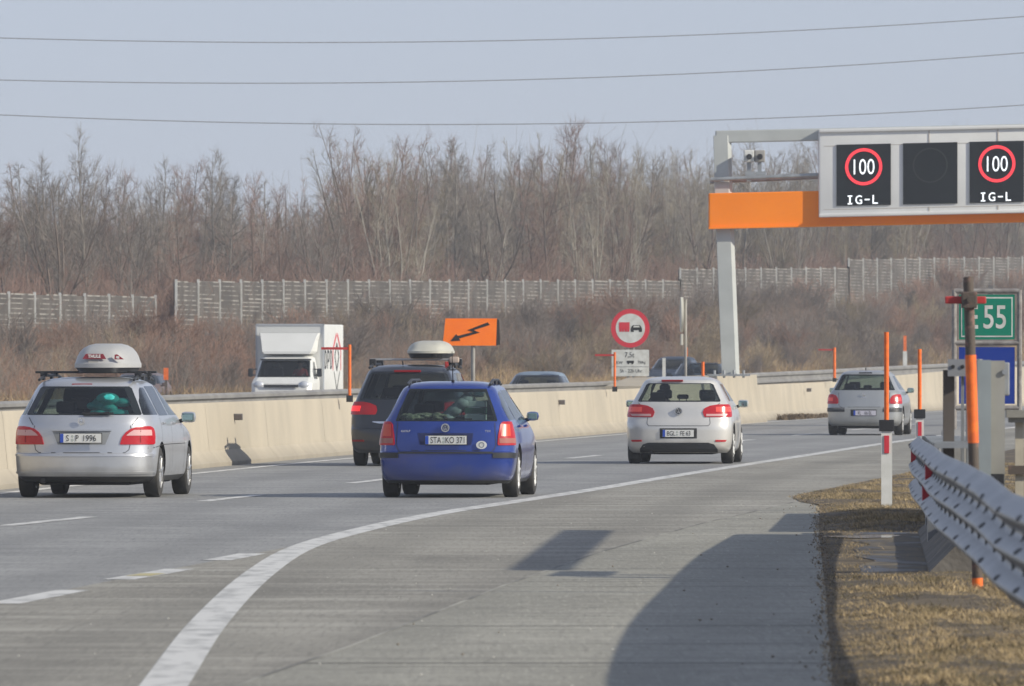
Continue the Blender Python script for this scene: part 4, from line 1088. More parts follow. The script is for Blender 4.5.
# ---------- silver estate with the roof box (left)
def rz_slope(s): return -math.atan(s)
sil = paint('silver_paint', (0.53, 0.54, 0.56), 0.55, 0.30)
car = thing('station_wagon', 'silver station wagon with grey roof box at the left edge, plate S P 1996', 'car', (-5.40, 125.2, 0), rz_slope(.092), 'cars driving away in the near lanes')
car.scale = (1, 1, 1.012)
spec = dict(L=4.85, half_w=.905, paint=sil, zblack=.275, shell=dict(Rr=.50, tr=.050, n=2.5),
    W=[(.20, .80), (.27, .875), (.34, .895), (.55, .908), (.70, .905), (.90, .885), (1.0, .860), (1.06, .825), (1.20, .752), (1.38, .655), (1.44, .60), (1.475, .52), (1.495, .38), (1.50, .30)],
    Yr=[(.20, .16), (.27, .03), (.34, .0), (.54, .0), (.56, .05), (.66, .06), (.90, .075), (1.02, .12), (1.20, .22), (1.40, .33), (1.45, .42), (1.475, .55), (1.50, .75)],
    Yf=[(.20, 4.70), (.35, 4.82), (.55, 4.85), (.70, 4.75), (.78, 4.55), (.85, 4.2), (.92, 3.72), (.97, 3.50), (1.05, 3.36), (1.2, 3.08), (1.38, 2.70), (1.44, 2.45), (1.475, 2.2), (1.50, 2.0)],
    zs=[.20, .24, .27, .30, .34, .40, .47, .54, .56, .62, .68, .74, .80, .86, .91, .95, .99, 1.03, 1.07, 1.13, 1.20, 1.27, 1.34, 1.40, 1.44, 1.475, 1.495, 1.50],
    cabin=(.66, 3.45), wheels=[(.98, .318), (3.83, .318)], rim=M_rim, spokes=7,
    rear_win=[(1.03, .715), (1.045, .725), (1.2, .655), (1.36, .580), (1.385, .545)], frit=(.035, .085),
    windshield=[(1.0, .62), (1.2, .60), (1.38, .52)],
    side_wins=[[(1.03, .36, 1.02), (1.05, .36, 1.03), (1.2, .46, 1.02), (1.34, .62, 1.0), (1.37, .72, .98)],
               [(1.02, 1.10, 1.96), (1.2, 1.10, 1.96), (1.37, 1.08, 1.94), (1.385, 1.12, 1.9)],
               [(1.02, 2.04, 3.16), (1.06, 2.04, 3.10), (1.2, 2.04, 2.86), (1.35, 2.02, 2.56), (1.385, 2.04, 2.44)]],
    mirror=(3.0, .945), seats=(1.75, 2.55),
    seams=[[(-.62, .90), (-.64, .80), (-.60, .60), (-.55, .565), (.55, .565), (.60, .60), (.64, .80), (.62, .90)], [(-.85, .545), (.85, .545)], [(-.72, 1.0), (-.64, .905)], [(.72, 1.0), (.64, .905)]],
    side_seams=[[(1.06, .5), (1.06, 1.0)], [(2.0, .30), (2.0, 1.0)], [(3.2, .35), (3.2, .95)], [(.3, .62), (1.05, .66), (3.3, .66)]])
sh, body = build_car(car, spec)
both(lambda s: light(sh, car, [(.665, .49, .98), (.675, .485, 1.02), (.76, .51, 1.04), (.82, .56, 1.03), (.86, .62, 1.0), (.88, .69, .96), (.89, .78, .91)], s, [M_lred],
    extra=[([(.775, .56, .94), (.81, .60, .94), (.845, .66, .93)], M_lpink, 'clear_lens'), ([(.69, .745, .755), (.86, .745, .755)], M_lred2, 'lens_divider')]))
sh.patch([(.305, -1.15, 1.15), (.315, -1.15, 1.15), (.33, -1.15, 1.15)], .012, 26).build('bumper_lip', sil, car, 40)
sh.patch([(.52, -1.12, 1.12), (.545, -1.12, 1.12)], .008, 26).build('bumper_ledge', sil, car, 40)
m = MB(); sh.patch([(.665, -.30, .30), (.83, -.37, .37)], .004, 6, 1, m); m.build('plate_recess', [sil, mat('recess_grey', (.26, .27, .28), .5)], car)
sh.patch([(.835, -.38, .38), (.855, -.385, .385)], .022, 8).build('tailgate_strip', sil, car, 40)
plate(car, (.0, .005, .745), [('S', -.165, .8), ('P', -.045, .8), ('1996', .115, .84)], seal=-.105)
m = MB(); m.ring((0, .055, .955), .042, .034, 20, m=0)
for a in (90, 210, 330): m.cyl((0, .05, .955), (.038 * math.cos(R(a)), .05, .955 + .038 * math.sin(R(a))), .006, .003, 6)
m.build('emblem', M_chrome, car)
m = MB(); m.box((-.03, .37, 1.405), (.26, .05, .03), bev=.008); m.build('brake_light', M_lred2, car)
m = MB(); m.cyl((.02, .105, 1.035), (.35, .10, 1.06), .012, n=6); m.box((.2, .12, 1.055), (.40, .02, .018)); m.build('wiper', M_trim, car)
both(lambda s: rail_bar(car, sh, .55, 2.6, .60, .57, 1.475, M_trim, .018, 3, side=s))
for y in (1.0, 1.95):
    m = MB(); m.box((0, y, 1.56), (1.42, .07, .028), bev=.008)
    for s_ in (-1, 1): m.box((s_ * .60, y, 1.53), (.09, .11, .05), bev=.01)
    m.build('crossbar', M_trim, car)
m = MB(); m.cyl((-.5, .12, .22), (-.5, .3, .22), .035, n=12); m.build('exhaust_pipe', M_dark, car)
both(lambda s: [MB().box((s * (sh.X(y, .93) + .01), y, .925), (.03, .2, .03), bev=.01).build('door_handle', sil, car) for y in (1.3, 2.25)])
rz = rz_slope(.092)
def onto(o, p):
    return tuple(Matrix.Translation(o.location) @ Matrix.Rotation(o.rotation_euler.z, 4, 'Z') @ Vector(p))
boxg = mat('roof_box_grey', (0.42, 0.42, 0.415), 0.45, col2=(0.36, 0.36, 0.355), scale=2)
t, lid = roof_box('roof_box', 'grey roof box with dark red badges on the silver station wagon', onto(car, (.155, .55, 1.575)), rz, 2.1, .76, .365, boxg, .06)
badge = mat('badge_red', (.22, .02, .03), .4)
m = MB(); m.prism([(-.15, -.03), (.15, -.03), (.11, .035), (-.11, .035)], (-.06, .045, .20), (1, 0, 0), (0, 0.25, 1), (0, -.02, 0), 0)
m.text('THULE', .042, (-.06, .022, .205), (1, 0, 0), (0, .2, 1), m=1, xs=.95, bold=.03)
m.box((-.07, .035, .135), (.13, .012, .022), 2); m.build('badge', [badge, M_plate, M_concg], lid)
m = MB(); m.prism([(-.05, -.03), (.07, -.03), (-.02, .035), (-.05, .03)], (.245, .055, .195), (1, .1, 0), (0, 0.25, 1), (0, -.02, 0), 0); m.box((.235, .035, .19), (.04, .012, .03), 1); m.build('badge', [badge, M_plate], lid)
t = thing('travel_bag', 'turquoise bag pressed against the rear window inside the silver wagon', 'bag', onto(car, (.30, .36, .72)), rz)
m = MB(); rr = random.Random(4)
for k in range(9): m.ball((rr.uniform(-.2, .2), rr.uniform(0, .12), .35 + rr.uniform(-.15, .20)), (rr.uniform(.08, .16), .12, rr.uniform(.05, .10)), n=12, k=8)
m.box((0, .1, .2), (.5, .3, .4), bev=.1); m.build('bag_body', mat('teal_cloth', (.06, .68, .62), .7, col2=(.02, .36, .34), scale=9, emit=None, bump=.5), t, 60)

# ---------- blue estate (centre)
blu = paint('blue_paint', (0.018, 0.050, 0.275), 0.35, 0.24, .8)
car = thing('station_wagon', 'blue station wagon with country sticker, plate STA KO 371', 'car', (-.84, 125.3, 0), rz_slope(.085), 'cars driving away in the near lanes')
blue_car = car
car.scale = (1, 1, 1.02)
spec = dict(L=4.40, half_w=.865, paint=blu, zblack=.235,
    W=[(.18, .77), (.25, .825), (.34, .848), (.50, .866), (.58, .868), (.70, .860), (.85, .838), (.95, .800), (1.0, .770), (1.1, .715), (1.25, .640), (1.35, .585), (1.39, .53), (1.415, .46), (1.43, .36), (1.435, .28)],
    Yr=[(.18, .12), (.25, .02), (.34, .0), (.56, .0), (.575, .055), (.66, .06), (.85, .075), (.95, .11), (1.1, .19), (1.34, .33), (1.39, .40), (1.415, .50), (1.435, .7)],
    Yf=[(.18, 4.28), (.35, 4.38), (.55, 4.40), (.68, 4.30), (.76, 4.1), (.84, 3.7), (.90, 3.42), (.95, 3.26), (1.05, 3.08), (1.2, 2.82), (1.33, 2.55), (1.39, 2.35), (1.415, 2.15), (1.435, 1.9)],
    zs=[.18, .22, .25, .29, .34, .42, .50, .555, .575, .62, .68, .74, .80, .86, .91, .95, .99, 1.04, 1.1, 1.17, 1.24, 1.30, 1.35, 1.39, 1.415, 1.43, 1.435],
    cabin=(.62, 3.2), wheels=[(.92, .305), (3.435, .305)], rim=M_hub, spokes=9, tyre_w=.2, tyre_in=.11,
    rear_win=[(.945, .635), (.96, .64), (1.1, .590), (1.3, .505), (1.345, .485)], frit=(.03, .03),
    windshield=[(.95, .60), (1.1, .58), (1.32, .49)],
    side_wins=[[(.96, .40, 1.0), (.98, .38, 1.0), (1.15, .46, 1.0), (1.28, .60, .99), (1.31, .72, .96)],
               [(.95, 1.10, 1.92), (1.15, 1.10, 1.92), (1.30, 1.09, 1.9), (1.325, 1.12, 1.86)],
               [(.95, 2.0, 2.98), (1.0, 2.0, 2.90), (1.15, 2.0, 2.64), (1.30, 1.99, 2.36), (1.325, 2.0, 2.26)]],
    mirror=(2.82, .95), mirror_s=.85, seats=(1.7, 2.45),
    seams=[[(-.62, .93), (-.635, .64), (-.60, .585), (.60, .585), (.635, .64), (.62, .93)]],
    side_seams=[[(1.05, .5), (1.05, .94)], [(1.96, .28), (1.96, .94)], [(3.05, .3), (3.05, .92)]])
sh, body = build_car(car, spec)
both(lambda s: light(sh, car, [(.65, .665, .99), (.67, .655, 1.0), (.78, .665, 1.0), (.90, .69, .955), (.925, .71, .94), (.935, .73, .925)], s, [M_lred],
    extra=[([(.675, .68, .98), (.735, .675, .99)], mat('tail_smoky', (.36, .13, .10), .25), 'lower_lens'), ([(.76, .70, .84), (.90, .715, .84)], mat('tail_orange', (.62, .07, .03), .2), 'lens_block')]))
both(lambda s: sh.patch([(.495, .60, 1.12), (.555, .60, 1.12)], .014, 12, side=s).build('bumper_strip', M_trim, car, 40))
sh.patch([(.548, -.60, .60), (.562, -.60, .60)], .012, 10).build('bumper_strip', M_trim, car, 40)
m = MB(); sh.patch([(.655, -.325, .325), (.80, -.35, .35)], .004, 6, 0, m); m.build('plate_recess', mat('blue_recess', (.012, .02, .10), .5), car)
plate(car, (.01, .02, .715), [('STA', -.125, .72), ('KO 371', .115, .72)], w=.52, h=.105, tsize=.078, seal=-.03)
m = MB(); m.cyl((0, .055, .865), (0, .045, .865), .055, n=20, m=1); m.ring((0, .043, .865), .052, .041, 24)
for a, b in (((-.035, .03), (-.012, -.032)), ((-.012, -.032), (0, .0)), ((0, 0), (.012, -.032)), ((.012, -.032), (.035, .03)), ((-.015, .035), (0, .008)), ((0, .008), (.015, .035))):
    m.cyl((a[0], .042, .865 + a[1]), (b[0], .042, .865 + b[1]), .005, n=5)
m.build('emblem', [M_chrome, mat('emblem_blue', (.09, .12, .25), .4)], car)
def sticker_oval(m, x, z, y):
    n = 24; P = [(.068 * math.cos(2 * math.pi * i / n), .05 * math.sin(2 * math.pi * i / n)) for i in range(n)]
    m.prism(P, (x, y, z), (1, 0, 0), (0, 0.05, 1), (0, -.004, 0), 0)
    m.ring((x, y - .005, z), .036, .024, 18, un=(0, -.002, 0), m=1)
m = MB(); sticker_oval(m, .455, .655, .055); m.build('sticker', [M_plate, mat('sticker_grey', (.25, .27, .3), .5)], car)
m = MB(); m.text('GOLF', .026, (-.50, .064, .825), m=0, xs=1.35, bold=.02); m.build('lettering', M_chrome, car)
m = MB(); m.text('TDI', .026, (.53, .064, .825), m=0, xs=1.25, bold=.02); m.build('lettering', M_chrome, car)
m = MB(); m.box((.15, .14, .972), (.36, .02, .018)); m.cyl((.0, .13, .955), (0, .15, .975), .03, n=10); m.build('wiper', M_trim, car)
both(lambda s: rail_bar(car, sh, .52, 2.35, .52, .50, 1.405, M_trim, .017, 3, side=s))
m = MB(); m.cyl((.045, .62, 1.43), (.05, .42, 1.80), .007, .004, 6); m.cyl((.045, .62, 1.42), (.045, .61, 1.45), .02, n=8); m.build('antenna', M_trim, car)
both(lambda s: [MB().box((s * (sh.X(y, .88) + .01), y, .88), (.03, .18, .03), bev=.01).build('door_handle', blu, car) for y in (1.25, 2.2)])
rzb = rz_slope(.085)
t = thing('blanket', 'pale yellow blanket rolled behind the blue car rear window, left side', 'blanket', onto(car, (-.33, .36, .68)), rzb)
m = MB(); rr = random.Random(8)
for k in range(16): m.ball((rr.uniform(-.24, .26), rr.uniform(0, .12), .335 + rr.uniform(-.03, .035)), (rr.uniform(.06, .15), .14, rr.uniform(.02, .05)), n=12, k=8)
m.box((0, .15, .15), (.6, .4, .3), bev=.05); m.build('blanket_body', mat('yellow_cloth', (.62, .60, .42), .9, col2=(.22, .24, .16), scale=22, bump=.5, contrast=(.44, .56)), t, 60)
t = thing('storage_crate', 'white and green crate stacked behind the blue car rear window, right side', 'crate', onto(car, (.34, .38, .68)), rzb)
m = MB()
for k in range(3): m.box((0, .15, .33 + k * .085), (.26, .26, .075), k % 2, bev=.01)
m.box((0, .15, .15), (.45, .35, .28), 1); m.build('crate_body', [mat('crate_white', (.7, .75, .7), .6), mat('crate_green', (.06, .16, .10), .6)], t)
t = thing('laundry_bag', 'grey white bag in the middle behind the blue car rear window', 'bag', onto(car, (.08, .45, .68)), rzb)
m = MB()
for k in range(6): m.ball((-.1 + .05 * k, .05 * (k % 2), .33 + .045 * k), (.10, .12, .07), n=10, k=6)
m.build('bag_body', mat('grey_cloth', (.55, .6, .6), .9, col2=(.28, .33, .33), scale=8), t, 60)

# ---------- dark minivan behind it
drk = paint('graphite_paint', (0.022, 0.026, 0.036), 0.3, 0.28, .7)
car = thing('minivan', 'dark grey minivan with roof rack, half hidden behind the blue station wagon', 'car', (-1.73, 163.0, 0), rz_slope(.085), 'cars driving away in the near lanes')
spec = dict(L=4.85, half_w=.95, paint=drk,
    W=[(.22, .84), (.28, .91), (.40, .935), (.60, .950), (.85, .945), (1.0, .915), (1.08, .875), (1.2, .825), (1.4, .740), (1.55, .675), (1.61, .61), (1.64, .52), (1.655, .40), (1.66, .3)],
    Yr=[(.22, .14), (.28, .03), (.36, .0), (.60, .0), (.63, .04), (.9, .07), (1.05, .10), (1.2, .15), (1.5, .27), (1.58, .30), (1.61, .38), (1.64, .5), (1.66, .7)],
    Yf=[(.22, 4.7), (.35, 4.83), (.60, 4.85), (.78, 4.72), (.88, 4.45), (.96, 4.1), (1.02, 3.85), (1.1, 3.68), (1.3, 3.3), (1.5, 2.9), (1.6, 2.6), (1.64, 2.4), (1.66, 2.2)],
    zs=[.22, .25, .28, .32, .36, .45, .55, .61, .63, .70, .78, .86, .93, 1.0, 1.05, 1.1, 1.17, 1.25, 1.33, 1.41, 1.49, 1.55, 1.61, 1.64, 1.655, 1.66],
    cabin=(.75, 3.7), wheels=[(.98, .335), (3.90, .335)], rim=M_rim, spokes=5, glass=M_glassd, sglass=M_glassd,
    rear_win=[(1.09, .765), (1.11, .78), (1.3, .72), (1.5, .64), (1.53, .60)], frit=(.03, .05),
    windshield=[(1.1, .66), (1.3, .63), (1.52, .54)],
    side_wins=[[(1.10, .40, 1.1), (1.3, .45, 1.1), (1.48, .60, 1.08), (1.52, .74, 1.05)], [(1.10, 1.18, 2.1), (1.3, 1.18, 2.1), (1.52, 1.16, 2.08)], [(1.10, 2.18, 3.4), (1.3, 2.18, 3.08), (1.5, 2.16, 2.7)]],
    mirror=(3.25, 1.14), mirror_mat=M_chrome, seats=(1.9, 2.8),
    seams=[[(-.70, 1.06), (-.71, .72), (-.64, .655), (.64, .655), (.71, .72), (.70, 1.06)]],
    side_seams=[[(1.14, .5), (1.14, 1.06)], [(2.14, .35), (2.14, 1.06)], [(3.4, .35), (3.4, 1.0)]])
sh, body = build_car(car, spec)
both(lambda s: light(sh, car, [(.845, .52, 1.06), (.86, .50, 1.10), (.92, .48, 1.12), (.99, .50, 1.12), (1.03, .60, 1.10), (1.05, .72, 1.06)], s, [M_lred], extra=[([(.90, .78, 1.06), (.985, .76, 1.07)], M_lredb, 'brake_lamp')]))
both(lambda s: light(sh, car, [(.405, .70, .95), (.435, .70, .96)], s, [M_lred2], name='reflector'))
m = MB(); sh.patch([(.70, -.45, .45), (.72, -.55, .55), (.735, -.56, .56)], .012, 10, 0, m)
m.build('chrome_strip', M_chrome, car)
plate(car, (0, .02, .80), [], w=.52, h=.11)
m = MB(); m.box((0, .275, 1.555), (.44, .05, .035), bev=.008); m.build('brake_light', M_lred2, car)
both(lambda s: rail_bar(car, sh, .6, 3.0, .655, .63, 1.62, M_trim, .022, 3, side=s))
for y in (1.15, 2.35):
    m = MB(); m.box((0, y, 1.745), (1.40, .09, .032), bev=.01)
    m.build('crossbar', mat('bar_silver', (.45, .45, .46), .4, .5), car)
    for s_ in (-1, 1): MB().box((s_ * .655, y, 1.70), (.11, .12, .11), bev=.015).build('rack_foot', M_trim, car)
m = MB(); m.cyl((-.1, .55, 1.66), (-.1, .5, 1.72), .012, n=6); m.build('antenna', M_trim, car)
t, lid = roof_box('roof_box', 'cream roof box on the dark minivan', onto(car, (.25, .85, 1.765)), rz_slope(.085), 2.1, .74, .29, mat('cream_plastic', (.50, .49, .42), .5, col2=(.42, .41, .36), scale=3), .08)
t = thing('roof_box_strap', 'tan and red straps hanging at the right end of the minivan roof rack', 'strap', onto(car, (.70, 1.0, 1.70)), rz_slope(.085))
m = MB(); m.box((.0, 0, .04), (.16, .12, .10), 0, bev=.03); m.box((-.12, -.02, -.04), (.06, .05, .10), 1, bev=.01); m.build('strap_body', [mat('tan_strap', (.45, .36, .30), .8), M_red], t, 40)

# ---------- silver hatchback (right lane)
sil2 = paint('warm_silver_paint', (0.68, 0.66, 0.62), 0.4, 0.30)
car = thing('hatchback', 'silver hatchback with dark lower bumper in the middle of the road, plate BGL FE 63', 'car', (2.77, 166.6, 0), rz_slope(.075), 'cars driving away in the near lanes')
hatch = car
spec = dict(L=4.20, half_w=.893, paint=sil2,
    W=[(.19, .80), (.25, .855), (.36, .880), (.50, .893), (.66, .893), (.80, .880), (.95, .850), (1.03, .805), (1.1, .765), (1.25, .685), (1.36, .625), (1.41, .57), (1.44, .48), (1.455, .36), (1.46, .28)],
    Yr=[(.19, .12), (.25, .03), (.36, .0), (.60, .0), (.70, .03), (.78, .07), (.95, .10), (1.03, .14), (1.1, .20), (1.3, .34), (1.37, .36), (1.40, .38), (1.425, .50), (1.46, .75)],
    Yf=[(.19, 4.08), (.35, 4.18), (.55, 4.20), (.70, 4.10), (.78, 3.92), (.87, 3.5), (.93, 3.25), (1.0, 3.05), (1.1, 2.88), (1.25, 2.6), (1.37, 2.3), (1.42, 2.1), (1.46, 1.8)],
    zs=[.19, .22, .25, .30, .36, .43, .50, .56, .60, .65, .70, .74, .78, .84, .90, .95, .99, 1.03, 1.07, 1.12, 1.18, 1.24, 1.30, 1.35, 1.375, 1.40, 1.42, 1.44, 1.455, 1.46],
    cabin=(.66, 3.0), wheels=[(.85, .315), (3.43, .315)], rim=M_hub, spokes=5,
    rear_win=[(1.04, .675), (1.06, .69), (1.2, .620), (1.33, .560), (1.35, .52)], frit=(.02, .035),
    windshield=[(1.02, .64), (1.2, .61), (1.36, .52)],
    side_wins=[[(1.05, 1.0, 1.60), (1.2, 1.0, 1.60), (1.33, 1.02, 1.58)], [(1.04, 1.68, 2.74), (1.1, 1.68, 2.66), (1.2, 1.68, 2.46), (1.34, 1.66, 2.12)]],
    mirror=(2.62, .955), mirror_s=.95, seats=(1.35, 2.15), glass=glass_mat('clear_glass', (.62, .68, .66), .03), wglass=MATS.get('clear_glass'),
    seams=[[(-.52, .78), (-.53, .68), (-.50, .64), (.50, .64), (.53, .68), (.52, .78)], [(-.70, 1.02), (-.66, .99)], [(.70, 1.02), (.66, .99)]],
    side_seams=[[(.98, .5), (.98, 1.0)], [(1.64, .3), (1.64, 1.02)], [(2.8, .3), (2.8, .98)]])
sh, body = build_car(car, spec)
both(lambda s: light(sh, car, [(.785, .44, .96), (.81, .42, 1.02), (.87, .40, 1.06), (.93, .43, 1.06), (.97, .52, 1.04), (.99, .66, 1.0)], s, [M_lred],
    extra=[([(.80, .46, .80), (.835, .46, .84)], M_lpink, 'clear_lens'), ([(.87, .62, .95), (.95, .62, .98)], mat('tail_orange_red', (.72, .07, .05), .2, coat=.5, emit=(1, .1, .06), estr=.10), 'lens_block')]))
both(lambda s: light(sh, car, [(.375, .62, .80), (.405, .62, .82)], s, [M_lred], name='reflector'))
m = MB(); sh.patch([(.20, -.66, .66), (.25, -.66, .66), (.33, -.60, .60), (.36, -.50, .50)], .006, 14, 0, m); m.build('lower_bumper', M_trim, car)
m = MB(); sh.patch([(.43, -.31, .31), (.60, -.31, .31)], .004, 6, 0, m); m.build('plate_recess', M_seam, car)
plate(car, (.0, -.008, .515), [('BGL', -.115, .74), ('FE 63', .12, .74)], h=.118, seal=-.02)
m = MB(); m.cyl((0, .09, .885), (0, .06, .885), .062, n=22, m=1); m.ring((0, .055, .885), .062, .050, 26)
for a, b in (((-.04, .033), (-.014, -.037)), ((-.014, -.037), (0, .0)), ((0, 0), (.014, -.037)), ((.014, -.037), (.04, .033)), ((-.017, .04), (0, .01)), ((0, .01), (.017, .04))):
    m.cyl((a[0], .052, .885 + a[1]), (b[0], .052, .885 + b[1]), .006, n=5)
m.build('emblem', [M_chrome, mat('emblem_dark', (.05, .06, .08), .4)], car)
m = MB(); m.box((-.12, .36, 1.392), (.36, .05, .032), bev=.008); m.build('brake_light', M_lred2, car)
both(lambda s: [MB().box((s * (sh.X(y, .93) + .01), y, .93), (.03, .2, .03), bev=.01).build('door_handle', sil2, car) for y in (1.85,)])
m = MB(); m.cyl((-.45, .1, .20), (-.45, .3, .20), .03, n=12); m.build('exhaust_pipe', M_dark, car)

# ---------- silver hatchback, farthest
sil3 = paint('grey_silver_paint', (0.40, 0.41, 0.41), 0.5, 0.32)
car = thing('hatchback', 'silver grey hatchback with black bumper corner strips, farthest car ahead near the orange stakes', 'car', (8.12, 231.0, 0), rz_slope(.11), 'cars driving away in the near lanes')
spec = dict(L=4.21, half_w=.873, paint=sil3,
    W=[(.22, .78), (.28, .84), (.36, .862), (.50, .873), (.70, .873), (.85, .86), (.98, .82), (1.04, .775), (1.12, .73), (1.3, .635), (1.41, .575), (1.46, .52), (1.49, .43), (1.505, .3)],
    Yr=[(.22, .10), (.28, .02), (.36, .0), (.62, .0), (.65, .05), (.85, .10), (1.0, .16), (1.1, .22), (1.35, .38), (1.42, .42), (1.46, .48), (1.505, .75)],
    Yf=[(.22, 4.1), (.35, 4.19), (.55, 4.21), (.70, 4.1), (.8, 3.9), (.9, 3.5), (.96, 3.25), (1.05, 3.05), (1.2, 2.75), (1.4, 2.35), (1.46, 2.1), (1.505, 1.8)],
    zs=[.22, .25, .28, .32, .36, .44, .52, .59, .62, .65, .72, .80, .88, .95, 1.0, 1.04, 1.1, 1.17, 1.24, 1.31, 1.38, 1.43, 1.46, 1.49, 1.505],
    cabin=(.66, 3.0), wheels=[(.80, .31), (3.41, .31)], rim=M_hub, spokes=7,
    rear_win=[(1.045, .69), (1.06, .70), (1.2, .63), (1.38, .55), (1.41, .50)], frit=(.02, .03),
    windshield=[(1.06, .62), (1.2, .60), (1.40, .52)],
    side_wins=[[(1.06, .95, 1.60), (1.2, .98, 1.60), (1.37, 1.02, 1.58)], [(1.05, 1.68, 2.74), (1.2, 1.68, 2.5), (1.38, 1.66, 2.15)]],
    mirror=(2.62, .99), mirror_s=.9, seats=(1.35, 2.15),
    seams=[[(-.60, .99), (-.58, .68), (-.52, .655), (.52, .655), (.58, .68), (.60, .99)]],
    side_seams=[[(.95, .5), (.95, 1.0)], [(1.64, .3), (1.64, 1.02)], [(2.8, .3), (2.8, .98)]])
sh, body = build_car(car, spec)
both(lambda s: light(sh, car, [(.73, .62, .98), (.76, .60, 1.0), (.85, .61, 1.0), (.92, .66, .96), (.945, .74, .92)], s, [M_lred], extra=[([(.79, .74, .90), (.87, .74, .90)], mat('tail_orange_red', (.7, .07, .05), .2), 'lens_block')]))
both(lambda s: sh.patch([(.545, .44, 1.02), (.63, .44, 1.02)], .012, 10, side=s).build('bumper_strip', M_trim, car, 40))
m = MB(); sh.patch([(.45, -.30, .30), (.60, -.30, .30)], .004, 6, 0, m); m.build('plate_recess', M_seam, car)
pm_ = mat('faded_plate', (.55, .53, .60), .4)
plate(car, (.03, -.004, .52), [('FL', -.12, .7), ('66 EL', .08, .7)], at=pm_)
m = MB(); m.box((0, .12, .87), (.13, .03, .035), bev=.01); m.build('tailgate_handle', M_chrome, car)
m = MB(); m.box((0, .09, .955), (.05, .02, .06), bev=.01); m.build('emblem', M_chrome, car)
m = MB(); m.box((.02, .36, 1.445), (.30, .06, .03)); m.cyl((0, .75, 1.50), (0, .68, 1.56), .012, n=6); m.build('antenna', M_trim, car)
both(lambda s: [MB().box((s * (sh.X(y, .95) + .01), y, .95), (.03, .2, .03), bev=.01).build('door_handle', sil3, car) for y in (1.85,)])

# ---------- oncoming cars: built the same way, turned round
def oncoming(name, label, X, D, slope, colour, pmname, hgt=1.47, wide=.88, L=4.4):
    k = hgt / 1.46
    c = thing(name, label, 'car', (X, D, float(ground_z(X, D))), rz_slope(slope) + math.pi, 'oncoming vehicles beyond the median')
    sp = dict(L=L, half_w=wide, paint=paint(pmname, colour, .1, .5, .1),
        W=[(a * k, b * wide / .893) for a, b in [(.19, .80), (.25, .855), (.50, .893), (.80, .880), (.95, .850), (1.03, .805), (1.1, .765), (1.25, .685), (1.36, .625), (1.41, .57), (1.44, .48), (1.46, .28)]],
        Yr=[(a * k, b) for a, b in [(.19, .12), (.25, .03), (.60, .0), (.95, .10), (1.1, .20), (1.3, .34), (1.40, .42), (1.46, .75)]],
        Yf=[(a * k, b + L - 4.2) for a, b in [(.19, 4.08), (.35, 4.18), (.55, 4.20), (.70, 4.10), (.78, 3.92), (.87, 3.5), (.93, 3.25), (1.0, 3.05), (1.1, 2.88), (1.25, 2.6), (1.37, 2.3), (1.42, 2.1), (1.46, 1.8)]],
        zs=[z * k for z in (.19, .25, .36, .50, .60, .70, .78, .87, .93, .99, 1.04, 1.1, 1.18, 1.26, 1.33, 1.38, 1.42, 1.445, 1.46)],
        cabin=(.66 * k, 3.0 + L - 4.2), wheels=[(.85, .315), (L - .77, .315)],
        rear_win=[(1.05 * k, .66), (1.34 * k, .53)], windshield=[(.99 * k, .70 * wide / .893), (1.15 * k, .67 * wide / .893), (1.33 * k, .60 * wide / .893), (1.37 * k, .56)],
        side_wins=[[(1.05 * k, 1.0, 1.60), (1.33 * k, 1.02, 1.58)], [(1.04 * k, 1.68, 2.7 + L - 4.2), (1.34 * k, 1.66, 2.1 + L - 4.2)]],
        mirror=(2.55 + L - 4.2, .97 * k), seats=(1.35, 2.15), wglass=glass_mat('dark_screen', (.34, .38, .42), .0), sglass=glass_mat('dark_screen', (.34, .38, .42), .0))
    sh, b = build_car(c, sp)
    both(lambda s: light_front(c, sh, s, k))
    return c
def light_front(c, sh, s, k):
    z = .66 * k; m = MB(); y = sh.L - .28; m.ball((s * (sh.X(y, z) - .12), y, z), (.16, .12, .08)); m.build('headlight', mat('headlight_clear', (.6, .62, .65), .1, .3), c, 60)
def opp(off, D): return B(D) + off
oncoming('parked_car'.replace('parked_car', 'oncoming_car'), 'light blue grey oncoming car roof beyond the barrier, left of the round sign', 0.86, 262, .09, (.20, .26, .33), 'ice_blue_paint', 1.45, .86)
oncoming('oncoming_car', 'dark blue oncoming car beyond the barrier, farther left of the two beside the gantry', 6.30, 372, .14, (.018, .03, .055), 'navy_paint', 1.50, .87)
oncoming('oncoming_car', 'dark grey blue oncoming car right beside the gantry column foot, nearer of the two', 6.55, 335, .13, (.022, .034, .055), 'slate_paint', 1.60, .92)
oncoming('oncoming_car', 'dull purple grey car roof half hidden behind the silver wagon, at the embankment foot', -12.0, 330, .11, (.14, .10, .095), 'plum_paint', 1.30, .87)

# ---------- white box truck
trk = thing('box_truck', 'white delivery truck with roof deflector and red and black letters on its side', 'truck', (-6.50, 322, float(ground_z(-6.5, 322))), rz_slope(.13) + math.pi, 'oncoming vehicles beyond the median')
# local: +y forward (towards us), rear at 0; built with front at y=6.2
wht = mat('truck_white', (.74, .74, .71), .4, col2=(.68, .68, .65), scale=1, coat=.2, dirt=((.40, .37, .32), 1.1, 1.6, .6))
m = MB(); m.box((0, 2.15, 1.70), (2.16, 4.3, 2.22), bev=.03); cargo = m.build('cargo_box', wht, trk)
m = MB()
for s_ in (-1, 1):
    m.box((s_ * 1.075, 4.29, 1.70), (.05, .06, 2.24)); m.box((s_ * 1.07, 2.15, .61), (.04, 4.3, .06))
m.box((0, 4.29, 2.80), (2.2, .06, .05)); m.build('box_edging', mat('edging_grey', (.45, .47, .5), .5), trk)
